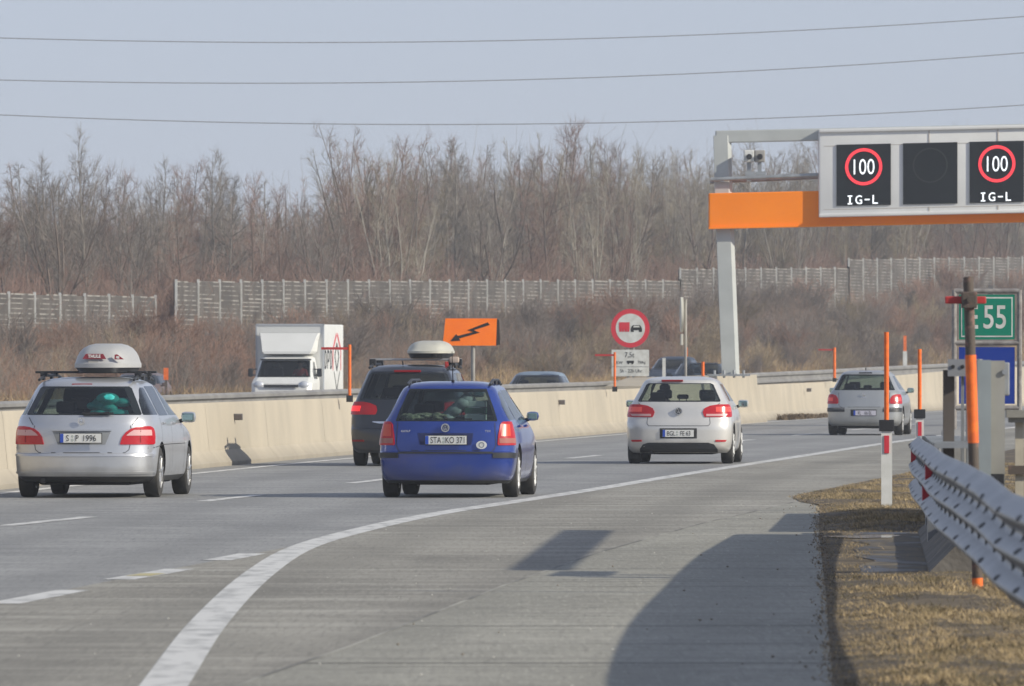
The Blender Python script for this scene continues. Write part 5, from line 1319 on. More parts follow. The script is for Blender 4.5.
# the flank seen in the photo is local x = -1.08 (faces right of the picture)
m = MB(); fx_ = -1.083
def side_poly(P, yo, zo, mi): m.prism(P, (fx_, yo, zo), (0, -1, 0), (0, 0, 1), (-.006, 0, 0), mi)
def stroke(pts, w, yo, zo, mi):
    for (a, b), (c, d) in zip(pts[:-1], pts[1:]):
        l = math.hypot(c - a, d - b); nx, nz = -(d - b) / l * w / 2, (c - a) / l * w / 2
        side_poly([(a - nx, b - nz), (a + nx, b + nz), (c + nx, d + nz), (c - nx, d - nz)], yo, zo, mi)
# letters D P D, lengths along the flank
for x0, ch in ((.15, 'D'), (.75, 'P'), (1.35, 'D')):
    stroke([(x0, .55 if ch != 'P' else .55), (x0, -.05)], .10, 4.2, 1.45, 0)
    if ch == 'D': stroke([(x0, .52), (x0 + .25, .48), (x0 + .36, .25), (x0 + .25, .0), (x0, -.02)], .09, 4.2, 1.45, 0)
    else: stroke([(x0, .52), (x0 + .30, .48), (x0 + .34, .32), (x0 + .25, .2), (x0, .2)], .09, 4.2, 1.45, 0)
dc = 2.75
stroke([(dc, .75), (dc + .45, .35), (dc, -.1), (dc - .45, .35), (dc, .75)], .10, 4.2, 1.45, 0)
stroke([(dc - .1, 1.05), (dc - .85, .55), (dc - .85, -.1)], .12, 4.2, 1.45, 1); stroke([(dc + .1, 1.05), (dc + .85, .55), (dc + .85, -.1)], .12, 4.2, 1.45, 1)
stroke([(dc - .6, -.15), (dc, -.75), (dc + .6, -.15)], .06, 4.2, 1.45, 0)
m.build('lettering', [M_ink, M_signred], cargo)
# cab
def rows(L): return L
m = MB(); cs_ = [(.45, 4.35, 6.15, .93), (.75, 4.35, 6.20, .96), (1.05, 4.35, 6.10, .965), (1.18, 4.35, 5.85, .95), (1.28, 4.35, 5.62, .92), (1.85, 4.35, 5.12, .83), (1.95, 4.35, 4.98, .80), (2.0, 4.4, 4.8, .72)]
cut_rows = []
for z, a, b, w in cs_:
    cut_rows.append([(-w, a, z), (w, a, z), (w, b - .12, z), (w * .86, b, z), (-w * .86, b, z), (-w, b - .12, z)])
KZ = .90
cab = loft(cut_rows).build('cab', [wht, M_trim], None)
c1 = loft([[(-.80, 4.5, 1.0), (.80, 4.5, 1.0), (.80, 5.75, 1.0), (-.80, 5.75, 1.0)], [(-.80, 4.5, 1.25), (.80, 4.5, 1.25), (.80, 5.50, 1.25), (-.80, 5.50, 1.25)], [(-.74, 4.5, 1.9), (.74, 4.5, 1.9), (.74, 4.98, 1.9), (-.74, 4.98, 1.9)]]).build('cutter', [M_cabin])
c2 = loft([[(-.83, 4.9, 1.26), (.83, 4.9, 1.26), (.83, 6.5, 1.26), (-.83, 6.5, 1.26)], [(-.76, 4.9, 1.84), (.76, 4.9, 1.84), (.76, 6.5, 1.84), (-.76, 6.5, 1.84)]]).build('cutter', [M_trim])
c3 = loft([[(-1.4, 4.65, 1.20), (1.4, 4.65, 1.20), (1.4, 5.40, 1.20), (-1.4, 5.40, 1.20)], [(-1.4, 4.65, 1.80), (1.4, 4.65, 1.80), (1.4, 4.98, 1.80), (-1.4, 4.98, 1.80)]]).build('cutter', [M_trim])
cut(cab, [c1, c2, c3]); cab.parent = trk
m = MB(); m.add([(-.86, 5.615, 1.26), (.86, 5.615, 1.26), (.78, 5.125, 1.84), (-.78, 5.125, 1.84)], [(0, 1, 2, 3)]); m.build('windshield', MATS['dark_screen'], trk, recalc=False)
for s_ in (-1, 1):
    m = MB(); m.add([(s_ * .935, 4.65, 1.20), (s_ * .935, 5.40, 1.20), (s_ * .84, 4.98, 1.80), (s_ * .84, 4.65, 1.80)], [(0, 1, 2, 3)]); m.build('side_window', M_glass, trk, recalc=False)
    m = MB(); m.box((s_ * 1.10, 5.35, 1.42), (.16, .12, .30), bev=.04); m.cyl((s_ * .92, 5.35, 1.32), (s_ * 1.08, 5.35, 1.36), .025, n=6); m.cyl((s_ * .9, 5.3, 1.55), (s_ * 1.08, 5.35, 1.52), .02, n=6); m.build('side_mirror', M_trim, trk)
    m = MB(); m.ball((s_ * .72, 6.08, .88), (.17, .10, .14)); m.build('headlight', mat('headlight_clear', (.6, .62, .65), .1, .3), trk, 60)
    for y in (.9, 5.2): make_wheel(trk, s_ * .88, y, .35, .22, s_, M_hub, 6)
m = loft([[(-.80, 4.34, 2.0), (.80, 4.34, 2.0), (.72, 5.02, 2.0), (-.72, 5.02, 2.0)], [(-.88, 4.34, 2.08), (.88, 4.34, 2.08), (.78, 5.0, 2.08), (-.78, 5.0, 2.08)], [(-.92, 4.34, 2.42), (.92, 4.34, 2.42), (.86, 4.72, 2.42), (-.86, 4.72, 2.42)], [(-.98, 4.34, 2.66), (.98, 4.34, 2.66), (.93, 4.50, 2.66), (-.93, 4.50, 2.66)]]); m.build('roof_deflector', wht, trk)
m = MB(); m.box((0, 5.16, 1.88), (1.62, .06, .06)); m.box((0, 6.2, .95), (1.1, .04, .10)); m.box((0, 6.21, .55), (1.7, .05, .22)); m.build('grille', M_trim, trk)
m = MB(); m.box((0, 3.0, .42), (1.0, 5.6, .22)); m.box((0, 5.3, 1.08), (1.5, .3, .2)); m.build('chassis', M_under, trk)
for x in (-.45, .40):
    m = MB(); m.box((x, 4.62, 1.25), (.5, .14, .7), bev=.05); m.box((x, 4.6, 1.68), (.26, .1, .16), bev=.04); m.build('seat', M_seat, trk)

for ch in trk.children:
    if ch.name.split('.')[0] in ('cab', 'windshield', 'side_window', 'side_mirror', 'grille', 'seat'): ch.scale = (1, 1, .90)
    if ch.name.startswith('roof_deflector'): ch.scale = (1, 1, 1.0); ch.location.z = -.13

# ---------- drivers
def person(label, loc, rz, top_mat, hairc=(.03, .022, .018)):
    """seated figure, hips at the origin, facing local +y, hands raised to a steering wheel"""
    J = {'hip': (0, 0, .05), 'belly': (0, -.02, .22), 'chest': (0, -.02, .42), 'neck': (0, 0, .56), 'jaw': (0, .02, .63), 'head': (0, .02, .73), 'crown': (0, .01, .80)}
    vs = []; rad = []; ed = []; idx = {}
    def v(n, p, r): idx[n] = len(vs); vs.append(p); rad.append(r)
    v('hip', J['hip'], (.16, .12)); v('belly', J['belly'], (.145, .11)); v('chest', J['chest'], (.16, .11)); v('neck', J['neck'], (.055, .055)); v('jaw', J['jaw'], (.065, .075)); v('head', J['head'], (.08, .095)); v('crown', J['crown'], (.05, .06))
    for a, b in (('hip', 'belly'), ('belly', 'chest'), ('chest', 'neck'), ('neck', 'jaw'), ('jaw', 'head'), ('head', 'crown')): ed.append((idx[a], idx[b]))
    for s in (-1, 1):
        q = str(s)
        v('sh' + q, (s * .17, -.01, .49), (.06, .06)); v('el' + q, (s * .24, .14, .26), (.042, .042)); v('wr' + q, (s * .17, .38, .34), (.028, .028)); v('hd' + q, (s * .155, .45, .37), (.034, .022))
        v('th' + q, (s * .10, .05, .03), (.085, .085)); v('kn' + q, (s * .13, .45, .08), (.06, .06)); v('an' + q, (s * .13, .62, -.28), (.04, .04)); v('ft' + q, (s * .13, .78, -.32), (.035, .03))
        for a, b in (('chest', 'sh' + q), ('sh' + q, 'el' + q), ('el' + q, 'wr' + q), ('wr' + q, 'hd' + q), ('hip', 'th' + q), ('th' + q, 'kn' + q), ('kn' + q, 'an' + q), ('an' + q, 'ft' + q)): ed.append((idx[a], idx[b]))
        for f in range(5):
            n = 'f%d%s' % (f, q); o_ = (-.03 + .015 * f)
            v(n, (s * .155 + o_, .49, .385 - .004 * f), (.009, .009)); v(n + 'b', (s * .155 + o_, .505, .355 - .003 * f), (.008, .008)); ed.append((idx['hd' + q], idx[n])); ed.append((idx[n], idx[n + 'b']))
    me = bpy.data.meshes.new('person'); me.from_pydata(vs, ed, [])
    o = bpy.data.objects.new('person', me); COL.objects.link(o)
    md = o.modifiers.new('skin', 'SKIN'); md.use_smooth_shade = True
    for i, sv in enumerate(me.skin_vertices[0].data): sv.radius = rad[i]; sv.use_root = (i == 0)
    s2 = o.modifiers.new('sub', 'SUBSURF'); s2.levels = 1; s2.render_levels = 1
    bpy.context.view_layer.update()
    me2 = bpy.data.meshes.new_from_object(o.evaluated_get(bpy.context.evaluated_depsgraph_get())); bpy.data.objects.remove(o)
    skin = mat('skin', (.45, .26, .19), .6); trou = mat('trousers', (.03, .035, .06), .9)
    for mm in (skin, top_mat, trou): me2.materials.append(mm)
    for p in me2.polygons:
        c = p.center
        if c.z > .55 or (c.y > .33 and c.z > .2): p.material_index = 0
        elif c.z > .12 and c.y < .34: p.material_index = 1
        else: p.material_index = 2
    t = mesh_obj('person', me2); t.location = loc; t.rotation_euler = (0, 0, rz); tag(t, label, 'person')
    m = MB(); m.ball((0, -.005, .765), (.093, .105, .085), n=16, k=10)
    m.build('hair', mat('hair_dark', hairc, .8), t, 60)
    m = MB(); m.ball((-.03, .108, .735), (.010, .006, .006), 1, 8, 6); m.ball((.03, .108, .735), (.010, .006, .006), 1, 8, 6); m.ball((0, .118, .705), (.012, .018, .018), 0, 8, 6); m.ball((0, .105, .668), (.024, .006, .006), 2, 8, 6)
    m.ball((-.085, .01, .72), (.012, .018, .026), 0, 8, 6); m.ball((.085, .01, .72), (.012, .018, .026), 0, 8, 6)
    m.build('face', [skin, M_ink, mat('lips', (.35, .12, .11), .6)], t, 60)
    return t
person('truck driver in red top behind the white truck windscreen', onto(trk, (-.42, 4.85, .78 + float(ground_z(-7.1, 322)))), trk.rotation_euler.z, mat('red_top', (.5, .05, .05), .8))
person('dark-haired driver in dark jacket at the wheel of the plate BGL FE 63 hatchback', onto(hatch, (-.36, 2.30, .50)), hatch.rotation_euler.z, mat('dark_jacket', (.03, .03, .035), .9))
# ------------------------------------------------------------------ winter trees, brush and grass
def segs_mesh(name, S, k=3):
    """S: array of (x0,y0,z0,r0,x1,y1,z1,r1) -> mesh of thin tapered k-sided sticks"""
    S = np.asarray(S, float); n = len(S)
    p0 = S[:, 0:3]; r0 = S[:, 3]; p1 = S[:, 4:7]; r1 = S[:, 7]
    d = p1 - p0; d /= np.linalg.norm(d, axis=1)[:, None] + 1e-9
    ref = np.where(np.abs(d[:, 2:3]) < .9, np.array([[0, 0, 1.0]]), np.array([[1.0, 0, 0]]))
    a = np.cross(d, ref); a /= np.linalg.norm(a, axis=1)[:, None]; b = np.cross(d, a)
    V = np.empty((n, 2 * k, 3))
    for i in range(k):
        t = 2 * math.pi * i / k; o = a * math.cos(t) + b * math.sin(t)
        V[:, i] = p0 + o * r0[:, None]; V[:, k + i] = p1 + o * r1[:, None]
    F = np.empty((n, k, 4), np.int64); base = (np.arange(n) * 2 * k)[:, None]
    for i in range(k):
        j = (i + 1) % k; F[:, i] = base + np.array([i, j, k + j, k + i])
    return raw_mesh(name, V.reshape(-1, 3), F.reshape(-1, 4))
def raw_mesh(name, V, F, smooth=False):
    me = bpy.data.meshes.new(name); nf, k = F.shape
    me.vertices.add(len(V)); me.vertices.foreach_set('co', np.ascontiguousarray(V, np.float32).ravel())
    me.loops.add(nf * k); me.loops.foreach_set('vertex_index', np.ascontiguousarray(F, np.int32).ravel())
    me.polygons.add(nf); me.polygons.foreach_set('loop_start', np.arange(0, nf * k, k, dtype=np.int32)); me.polygons.foreach_set('loop_total', np.full(nf, k, np.int32))
    me.update(calc_edges=True); me.validate(); return me

def unit(v): return v / (np.linalg.norm(v) + 1e-9)
def grow_tree(seed, H, kind):
    """returns (trunk segments, twig segments)"""
    rg = np.random.default_rng(seed); T = []; C = []
    def path(p, d, L, r0, r1, n, up, jit, out):
        pts = [p.copy()]; d = unit(d)
        for i in range(n):
            d = unit(d + rg.normal(0, jit, 3) + np.array([0, 0, up])); q = p + d * L / n
            ra = r0 + (r1 - r0) * i / n; rb = r0 + (r1 - r0) * (i + 1) / n
            out.append((*p, ra, *q, rb)); p = q; pts.append(p.copy())
        return np.array(pts), d
    def at(pts, t):
        x = t * (len(pts) - 1); i = min(int(x), len(pts) - 2); f = x - i; return pts[i] * (1 - f) + pts[i + 1] * f, unit(pts[i + 1] - pts[i])
    def side(d, ang):
        r = rg.normal(0, 1, 3); r -= d * r.dot(d); r = unit(r); return unit(d * math.cos(ang) + r * math.sin(ang))
    def crown(pts, H_, n1, t0, l1, ang, r1):
        for i in range(n1):
            t = t0 + (1 - t0) * (i + rg.random()) / n1; p, d = at(pts, min(t, .995))
            L = H_ * l1 * (1.10 - t) ** .55 * rg.uniform(.6, 1.15)
            if kind == 'alder': L = H_ * l1 * min(1.0, 1.5 * (1.08 - t)) * rg.uniform(.5, 1.1)
            b1, _ = path(p, side(d, ang * rg.uniform(.75, 1.2)), L, r1 * (1.15 - t), .012, 5, .10 if kind != 'alder' else .02, .09, T if i % 2 == 0 else C)
            n2 = max(4, int(L * 5.2))
            for j in range(n2):
                t2 = .15 + .85 * (j + rg.random()) / n2; p2, d2 = at(b1, min(t2, .99)); L2 = L * .42 * (1.15 - t2) * rg.uniform(.5, 1.2) + .18
                b2, _ = path(p2, side(d2, R(rg.uniform(28, 55))), L2, .009, .005, 3, .08, .11, C)
                for k in range(max(2, int(L2 * 13))):
                    p3, d3 = at(b2, rg.uniform(.1, .98)); path(p3, side(d3, R(rg.uniform(20, 50))), rg.uniform(.20, .60) * min(1, .5 + L * .5), .0055, .0030, 2, .07, .10, C)
    if kind in ('poplar', 'alder'):
        pts, _ = path(np.zeros(3), np.array([rg.normal(0, .03), rg.normal(0, .03), 1.0]), H, .10, .016, 12, .10, .035, T)
        crown(pts, H, 34 if kind == 'poplar' else 40, .12, .30 if kind == 'poplar' else .24, R(38 if kind == 'poplar' else 62), .045)
    elif kind == 'spreading':
        base, d = path(np.zeros(3), np.array([0, 0, 1.0]), H * .2, .20, .15, 3, .1, .03, T)
        for s in range(5):
            a = 2 * math.pi * s / 5 + rg.uniform(-.4, .4); dd = np.array([math.cos(a) * .42, math.sin(a) * .42, 1])
            pts, _ = path(base[-1], dd, H * rg.uniform(.65, .85), .09, .015, 9, .07, .06, T)
            crown(pts, H * .8, 13, .12, .28, R(40), .035)
    else:                                                       # several stems from the ground
        for s in range(6):
            a = 2 * math.pi * s / 6 + rg.uniform(-.4, .4); st = np.array([math.cos(a) * .35, math.sin(a) * .35, 0]); dd = np.array([math.cos(a) * .2, math.sin(a) * .2, 1])
            pts, _ = path(st, dd, H * rg.uniform(.7, 1.0), .065, .012, 9, .05, .05, T)
            crown(pts, H, 13, .10, .20, R(34), .025)
    return T, C

bark = {'grey': mat('bark_grey', (.29, .26, .225), .9, col2=(.17, .15, .13), scale=2, vary=.35), 'brown': mat('bark_brown', (.20, .155, .125), .9, col2=(.13, .10, .085), scale=2, vary=.35), 'pale': mat('bark_pale', (.37, .335, .28), .9, col2=(.24, .22, .185), scale=2, vary=.3)}
twig = {'grey': mat('twigs_grey', (.27, .235, .20), .9, col2=(.17, .15, .13), scale=.6, vary=.3), 'red': mat('twigs_reddish', (.29, .185, .145), .9, col2=(.19, .125, .10), scale=.6, vary=.3), 'pale': mat('twigs_pale', (.40, .35, .27), .9, col2=(.26, .225, .18), scale=.6, vary=.3), 'olive': mat('twigs_olive', (.33, .27, .18), .9, col2=(.21, .18, .13), scale=.6, vary=.3)}
KINDS = [('poplar', 'grey', 'grey'), ('poplar', 'brown', 'red'), ('alder', 'brown', 'red'), ('alder', 'grey', 'grey'), ('spreading', 'grey', 'olive'), ('spreading', 'brown', 'grey'), ('clump', 'pale', 'pale'), ('clump', 'brown', 'red'), ('clump', 'grey', 'olive')]
PROTO = []
for i, (kd, bk, tw) in enumerate(KINDS):
    T, C = grow_tree(100 + i, 10.0, kd)
    a = segs_mesh('trunk', T, 5); a.materials.append(bark[bk]); b = segs_mesh('crown', C, 3); b.materials.append(twig[tw])
    PROTO.append((kd, a, b))
def put_tree(i, X, D, h, rz, label, group, sx=1.0):
    t = thing('bare_tree', label, 'tree', (X, D, float(ground_z(X, D)) - .1), rz, group)
    t.scale = (sx * h / 10, sx * h / 10, h / 10)
    mesh_obj('trunk', PROTO[i][1], t); mesh_obj('crown', PROTO[i][2], t)
rg = random.Random(21)
def fence_D(xr):
    """distance at which the sight line X = xr*D meets the noise wall"""
    D = 330.0
    while B(D) - 35.0 < xr * D and D < 900: D += 2
    return D
WOOD = {'poplar': 'slender bare tree in the wood', 'alder': 'upright bare short-branched tree in the wood', 'spreading': 'broad many-limbed bare tree in the wood', 'clump': 'several-stemmed bare tree in the wood'}
MARKS = [(-.0445, 'behind the silver wagon roof'), (-.036, 'left of its roof box'), (-.0265, 'between silver wagon and truck'), (-.018, 'behind the white truck'), (-.0085, 'left of the orange sign'), (-.001, 'behind the orange sign'), (.0045, 'just right of the orange sign'), (.0095, 'left of the round sign'), (.0145, 'behind the round sign'), (.0205, 'left of the gantry column'), (.027, 'just right of the gantry column'), (.0345, 'above the farthest car'), (.043, 'left of the green sign'), (1, 'behind the green sign')]
def mark(xr):
    for a, b in MARKS:
        if xr < a: return b
# trees one can pick out
special = [(-.0424, 14, 8.7, 0, 'tall grey tree rising above its neighbours at the left, over the roof box', .85), (-.0282, 20, 7.6, 3, 'slim straight tree left of the sky gap above the noise wall', .8),
           (-.0455, 10, 7.4, 5, 'forked dark-stemmed tree behind the noise wall near the left edge', 1.0), (-.0230, 12, 6.6, 1, 'small reddish tree standing in the sky gap above the truck', .8), (-.0155, 10, 7.0, 2, 'dark upright tree at the right side of the sky gap', .8),
           (-.0160, 55, 10.0, 4, 'tallest pale treetop touching the lowest cable, left of centre', 1.0), (-.0335, 26, 7.6, 3, 'dark slim tree between the two taller ones at the left', .7), (.0075, 12, 9.5, 6, 'pale forked tree at the wood edge above the orange sign', .9),
           (.0115, 8, 8.6, 6, 'pale bright-stemmed tree at the wood edge, above the round sign', .8), (-.0505, 10, 7.6, 2, 'dark stemmed tree at the far left edge of the wood', .9)]
for xr, dd, h, i, lab, sx in special:
    D = fence_D(xr) + dd; put_tree(i, xr * D, D, h, rg.uniform(0, 6), lab, None, sx)
n = 0
for row, (d0, d1, cnt) in enumerate(((6, 22, 34), (22, 45, 44), (45, 75, 46), (75, 115, 48), (115, 160, 46))):
    for k in range(cnt):
        xr = -.056 + .112 * (k + rg.uniform(-.4, 1.4)) / cnt
        gap = -.028 < xr < -.018 or xr < -.046
        if row < 3 and gap and rg.random() < .45: continue
        D = fence_D(xr) + rg.uniform(d0, d1); 
        left = xr < -.016
        i = rg.choice([1, 2, 3, 5, 7, 0] if left else [0, 4, 5, 6, 7, 8, 8, 1])
        h = rg.uniform(6.0, 8.2) if left else rg.uniform(7.8, 10.6)
        if xr > .03: h += .4
        if row == 0: h *= .85
        kd = PROTO[i][0]
        put_tree(i, xr * D, D, h, rg.uniform(0, 6.28), WOOD[kd] + ', ' + mark(xr), 'bare winter %s trees of the wood' % kd, rg.uniform(.8, 1.15)); n += 1

# the wood's far side and undergrowth reads as one mass
def mass(name, pts_fn, n, hfun, r, seed, m, tag_label, lean=.25, per=3):
    rgn = np.random.default_rng(seed); S = []
    X, D = pts_fn(rgn, n); Z = ground_z(X, D); h = hfun(rgn, X, D, n)
    for q in range(per):
        a = rgn.normal(0, lean, (n, 2)); hh = h * rgn.uniform(.5, 1.0, n)
        x0 = X + rgn.normal(0, .12, n); y0 = D + rgn.normal(0, .12, n)
        mid = np.stack([x0 + a[:, 0] * hh * .5, y0 + a[:, 1] * hh * .5, Z + hh * .55], 1)
        top = np.stack([x0 + a[:, 0] * hh * 1.15 + rgn.normal(0, .1, n), y0 + a[:, 1] * hh, Z + hh], 1)
        b = np.stack([x0, y0, Z - .05], 1); rr_ = np.full((n, 1), r)
        S.append(np.concatenate([b, rr_, mid, rr_ * .7], 1)); S.append(np.concatenate([mid, rr_ * .7, top, rr_ * .3], 1))
        # side twigs
        for w in range(3):
            f = rgn.uniform(.3, .95, n)[:, None]; p = b[:, :3] * (1 - f) + top * f; d = rgn.normal(0, .22, (n, 3)) * hh[:, None] * .9; d[:, 2] = np.abs(d[:, 2]) + .12 * hh
            S.append(np.concatenate([p, rr_ * .5, p + d, rr_ * .25], 1))
    me = segs_mesh(name, np.concatenate(S), 3); me.materials.append(m)
    return tag(mesh_obj(name, me), tag_label, None, None, 'stuff')
FD = {round(x, 4): fence_D(x) for x in np.arange(-.062, .0625, .002)}
fdx = np.array(sorted(FD)); fdv = np.array([FD[k] for k in sorted(FD)])
def behind(d0, d1):
    def f(rgn, n):
        xr = rgn.uniform(-.058, .058, n); D = np.interp(xr, fdx, fdv) + rgn.uniform(d0, d1, n); return xr * D, D
    return f
mass('woodland', behind(120, 240), 9000, lambda r, X, D, n: r.uniform(4.5, 9.0, n) * np.where(X / D < -.016, .72, 1.0), .030, 5, twig['grey'], 'far grey brown mass of the winter wood', .16, 2)
mass('undergrowth', behind(3, 60), 9000, lambda r, X, D, n: r.uniform(1.5, 4.2, n), .018, 6, twig['red'], 'reddish undergrowth at the foot of the wood', .25, 2)

# ---- embankment: shrubs one by one, with long dry grass between them
def shrub_proto(seed, n=26):
    rgn = np.random.default_rng(seed); S = []
    for i in range(n):
        a = rgn.uniform(0, 6.28); le = rgn.uniform(.1, .75); p = np.array([math.cos(a), math.sin(a), 0]) * rgn.uniform(0, .25); d = unit(np.array([math.cos(a) * le, math.sin(a) * le, 1.0])); L = rgn.uniform(.6, 1.0)
        for j in range(4):
            d = unit(d + rgn.normal(0, .12, 3) + np.array([0, 0, .05])); q = p + d * L / 4; S.append((*p, .010 * (1 - j * .2), *q, .010 * (.8 - j * .2)))
            for k in range(6):
                f = rgn.random(); s = p + (q - p) * f; dd = unit(d + rgn.normal(0, .5, 3)); l2 = rgn.uniform(.12, .34); e = s + dd * l2; S.append((*s, .004, *e, .002))
                for w in range(3):
                    f2 = rgn.uniform(.3, 1); s2 = s + (e - s) * f2; e2 = s2 + unit(dd + rgn.normal(0, .45, 3)) * rgn.uniform(.06, .18); S.append((*s2, .0028, *e2, .0016))
            p = q
    return S
SH = []
for i, mt in enumerate(('red', 'grey', 'olive', 'red')):
    me = segs_mesh('bare_shrub', shrub_proto(40 + i), 3); me.materials.append(mat('shrub_' + mt, {'red': (.33, .20, .145), 'grey': (.23, .19, .165), 'olive': (.32, .25, .16)}[mt], .9, col2={'red': (.21, .135, .10), 'grey': (.15, .125, .11), 'olive': (.20, .16, .11)}[mt], scale=1.2, vary=.3)); SH.append(me)
rg = random.Random(9); LAB = ['reddish bare shrub on the embankment below the noise walls', 'dark grey bare shrub on the embankment below the noise walls', 'olive brown bare shrub on the embankment below the noise walls', 'dense reddish brown shrub on the embankment below the noise walls']
for k in range(260):
    xr = -.056 + .113 * (k + rg.uniform(-.6, 1.6)) / 260
    off = rg.uniform(-34.0, -25.5); D = 250.0
    while B(D) + off < xr * D and D < 900: D += 2
    X = xr * D; i = rg.choice([0, 0, 3, 2, 1] if xr < -.02 else ([1, 1, 2, 3] if xr < .03 else [1, 2, 0, 1]))
    h = rg.uniform(1.0, 2.1) if off < -29 else rg.uniform(1.0, 2.0)
    if off < -28 and k % 11 == 0: h = rg.uniform(2.0, 2.7); i = rg.choice([1, 1, 3])
    if xr > .0: h *= 1.12
    o = mesh_obj('bare_shrub', SH[i]); o.location = (X, D, float(ground_z(X, D)) - .1); o.scale = (h * .95, h * .95, h); o.rotation_euler = (0, 0, rg.uniform(0, 6.28))
    tag(o, LAB[i].split(' below')[0] + ', ' + mark(xr), 'shrub', LAB[i].split(' on ')[0] + 's of the embankment')

def slope(rgn, n):
    xr = rgn.uniform(-.058, .06, n); off = rgn.uniform(-34.6, -24.0, n); Dg = np.arange(200, 900, 1.0); Bg = Bx(Dg); D = np.zeros(n)
    A = (Bg[None, :] + off[:, None] - xr[:, None] * Dg[None, :]) > 0; D = Dg[A.argmax(1)] + rgn.uniform(-1, 1, n); X = Bx(D) + off
    dens = np.sin(X * .33 + 2.1 * np.sin(D * .043)) + np.sin(D * .081 + X * .2); k = ((dens + rgn.uniform(-1.2, 1.6, n)) > -.2) & ((xr < -.012) | (off < -26.5) | (rgn.random(n) < .3))
    return np.where(k, X, X * 0 - 300), D
def brush_h(r, X, D, n):
    return r.uniform(.7, 1.9, n) * (1 + .35 * np.sin(X * .5 + D * .13))
mass('brushwood', slope, 12000, brush_h, .009, 15, mat('brush_red', (.33, .20, .14), .9, col2=(.20, .15, .12), scale=.15, detail=5, contrast=(.42, .58)), 'reddish brown brushwood covering the embankment slope', .28, 2)
mass('brushwood', slope, 9000, brush_h, .009, 16, mat('brush_grey', (.25, .215, .18), .9, col2=(.15, .125, .11), scale=.15, detail=5, contrast=(.42, .58)), 'grey brown brushwood covering the embankment slope', .28, 2)

def blades(name, X, D, Z, h, w, lean, seed, m, label, bend=.5):
    rgn = np.random.default_rng(seed); n = len(X); a = rgn.uniform(0, 2 * math.pi, n)
    dx, dy = np.cos(a), np.sin(a); le = rgn.normal(0, lean, (n, 2))
    b0 = np.stack([X - dx * w / 2, D - dy * w / 2, Z - .01], 1); b1 = np.stack([X + dx * w / 2, D + dy * w / 2, Z - .01], 1)
    mx = X + le[:, 0] * h * bend; my = D + le[:, 1] * h * bend
    m0 = np.stack([mx - dx * w * .4, my - dy * w * .4, Z + h * .6], 1); m1 = np.stack([mx + dx * w * .4, my + dy * w * .4, Z + h * .6], 1)
    tp = np.stack([X + le[:, 0] * h * 1.6, D + le[:, 1] * h * 1.6, Z + h], 1)
    V = np.stack([b0, b1, m1, m0, tp], 1).reshape(-1, 3); k = np.arange(n) * 5
    F = np.concatenate([np.stack([k, k + 1, k + 2], 1), np.stack([k, k + 2, k + 3], 1), np.stack([k + 3, k + 2, k + 4], 1)])
    me = raw_mesh(name, V, F); me.materials.append(m)
    return tag(mesh_obj(name, me), label, None, None, 'stuff')
rgn = np.random.default_rng(77)
M_straw = mat('dry_straw', (.48, .34, .175), .9, col2=(.24, .165, .09), scale=.30, detail=8, contrast=(.4, .62))
M_straw2 = mat('dry_straw_near', (.52, .39, .215), .9, col2=(.20, .155, .08), scale=2.3, detail=8, contrast=(.44, .57))
# long grass on the slope
n = 120000; xr = rgn.uniform(-.058, .06, n); off = -22.0 - rgn.random(n) ** 1.5 * 7; Dg = np.arange(200, 900, 1.0); Bg = Bx(Dg)
D = np.array([0.0] * n)
for i0 in range(0, n, 20000):
    s_ = slice(i0, i0 + 20000); A = (Bg[None, :] + off[s_, None] - xr[s_, None] * Dg[None, :]) > 0; D[s_] = Dg[A.argmax(1)] + rgn.uniform(-1, 1, A.shape[0])
X = Bx(D) + off
clump = np.sin(X * 1.7 + 2 * np.sin(D * .35)) * np.sin(D * .21 + X * .5); keep = ((clump + rgn.uniform(-.7, .9, n)) > -.25) & ((xr > -.012) | (rgn.random(n) < .2))
X, D = X[keep], D[keep]
blades('long_dry_grass', X, D, ground_z(X, D), rgn.uniform(.35, 1.0, len(X)), rgn.uniform(.012, .028, len(X)), .30, 1, M_straw, 'tufted straw-coloured grass at the foot of the embankment')
# verge grass near the rail
n = 620000; D = 46 + rgn.random(n) ** 1.25 * 115; vx = np.interp(D, [a for a, b in VERGE], [b for a, b in VERGE]); X = vx + rgn.random(n) * np.where(D > 125, 6.0, 4.6) - .04
gl = np.interp(D, [79, 99.5], [3.30, 4.05]); gleft = 2.80 + (D - 79) * .030 + .06 * np.sin(D * 1.3); ingut = (D > 79.6 + .5 * np.sin(X * 7)) & (D < 99.3) & (X < gl + .30) & (X > gleft + rgn.normal(0, .04, n)); mud = (D > 79.5) & (D < 99.5) & (X <= gleft)
tuft = np.sin(X * 9 + 3 * np.sin(D * 1.3)) * np.sin(D * 2.1 + X * 4) + .6 * np.sin(X * 23 + D * 5)
bare = np.sin(X * 2.3 + 1.7 * np.sin(D * .31)) * np.sin(D * .43 + X * 1.9 + 1.0) + .5 * np.sin(X * 6.1 + D * 1.1)
keep = (~ingut | (rgn.random(n) < .012)) & (~mud | (rgn.random(n) < .35)) & (bare + rgn.uniform(-.5, .5, n) > -.55) & ((tuft + rgn.uniform(-1, 1.2, n)) > -.35) & ((X > vx + .05) | (rgn.random(n) < .4))
X, D, tuft = X[keep], D[keep], tuft[keep]; vx = vx[keep]
d = X - vx; Z = .012 + .058 * sstep(d, 0, .7) * flat_win(D)
h = rgn.uniform(.008, .030, len(X)) * (1 + .6 * np.clip(tuft, 0, 1)) * (.6 + .4 * sstep(d, 0, .5))
blades('verge_grass', X, D, Z, h, rgn.uniform(.002, .005, len(X)), .95, 2, M_straw2, 'short matted dry grass of the verge', .7)
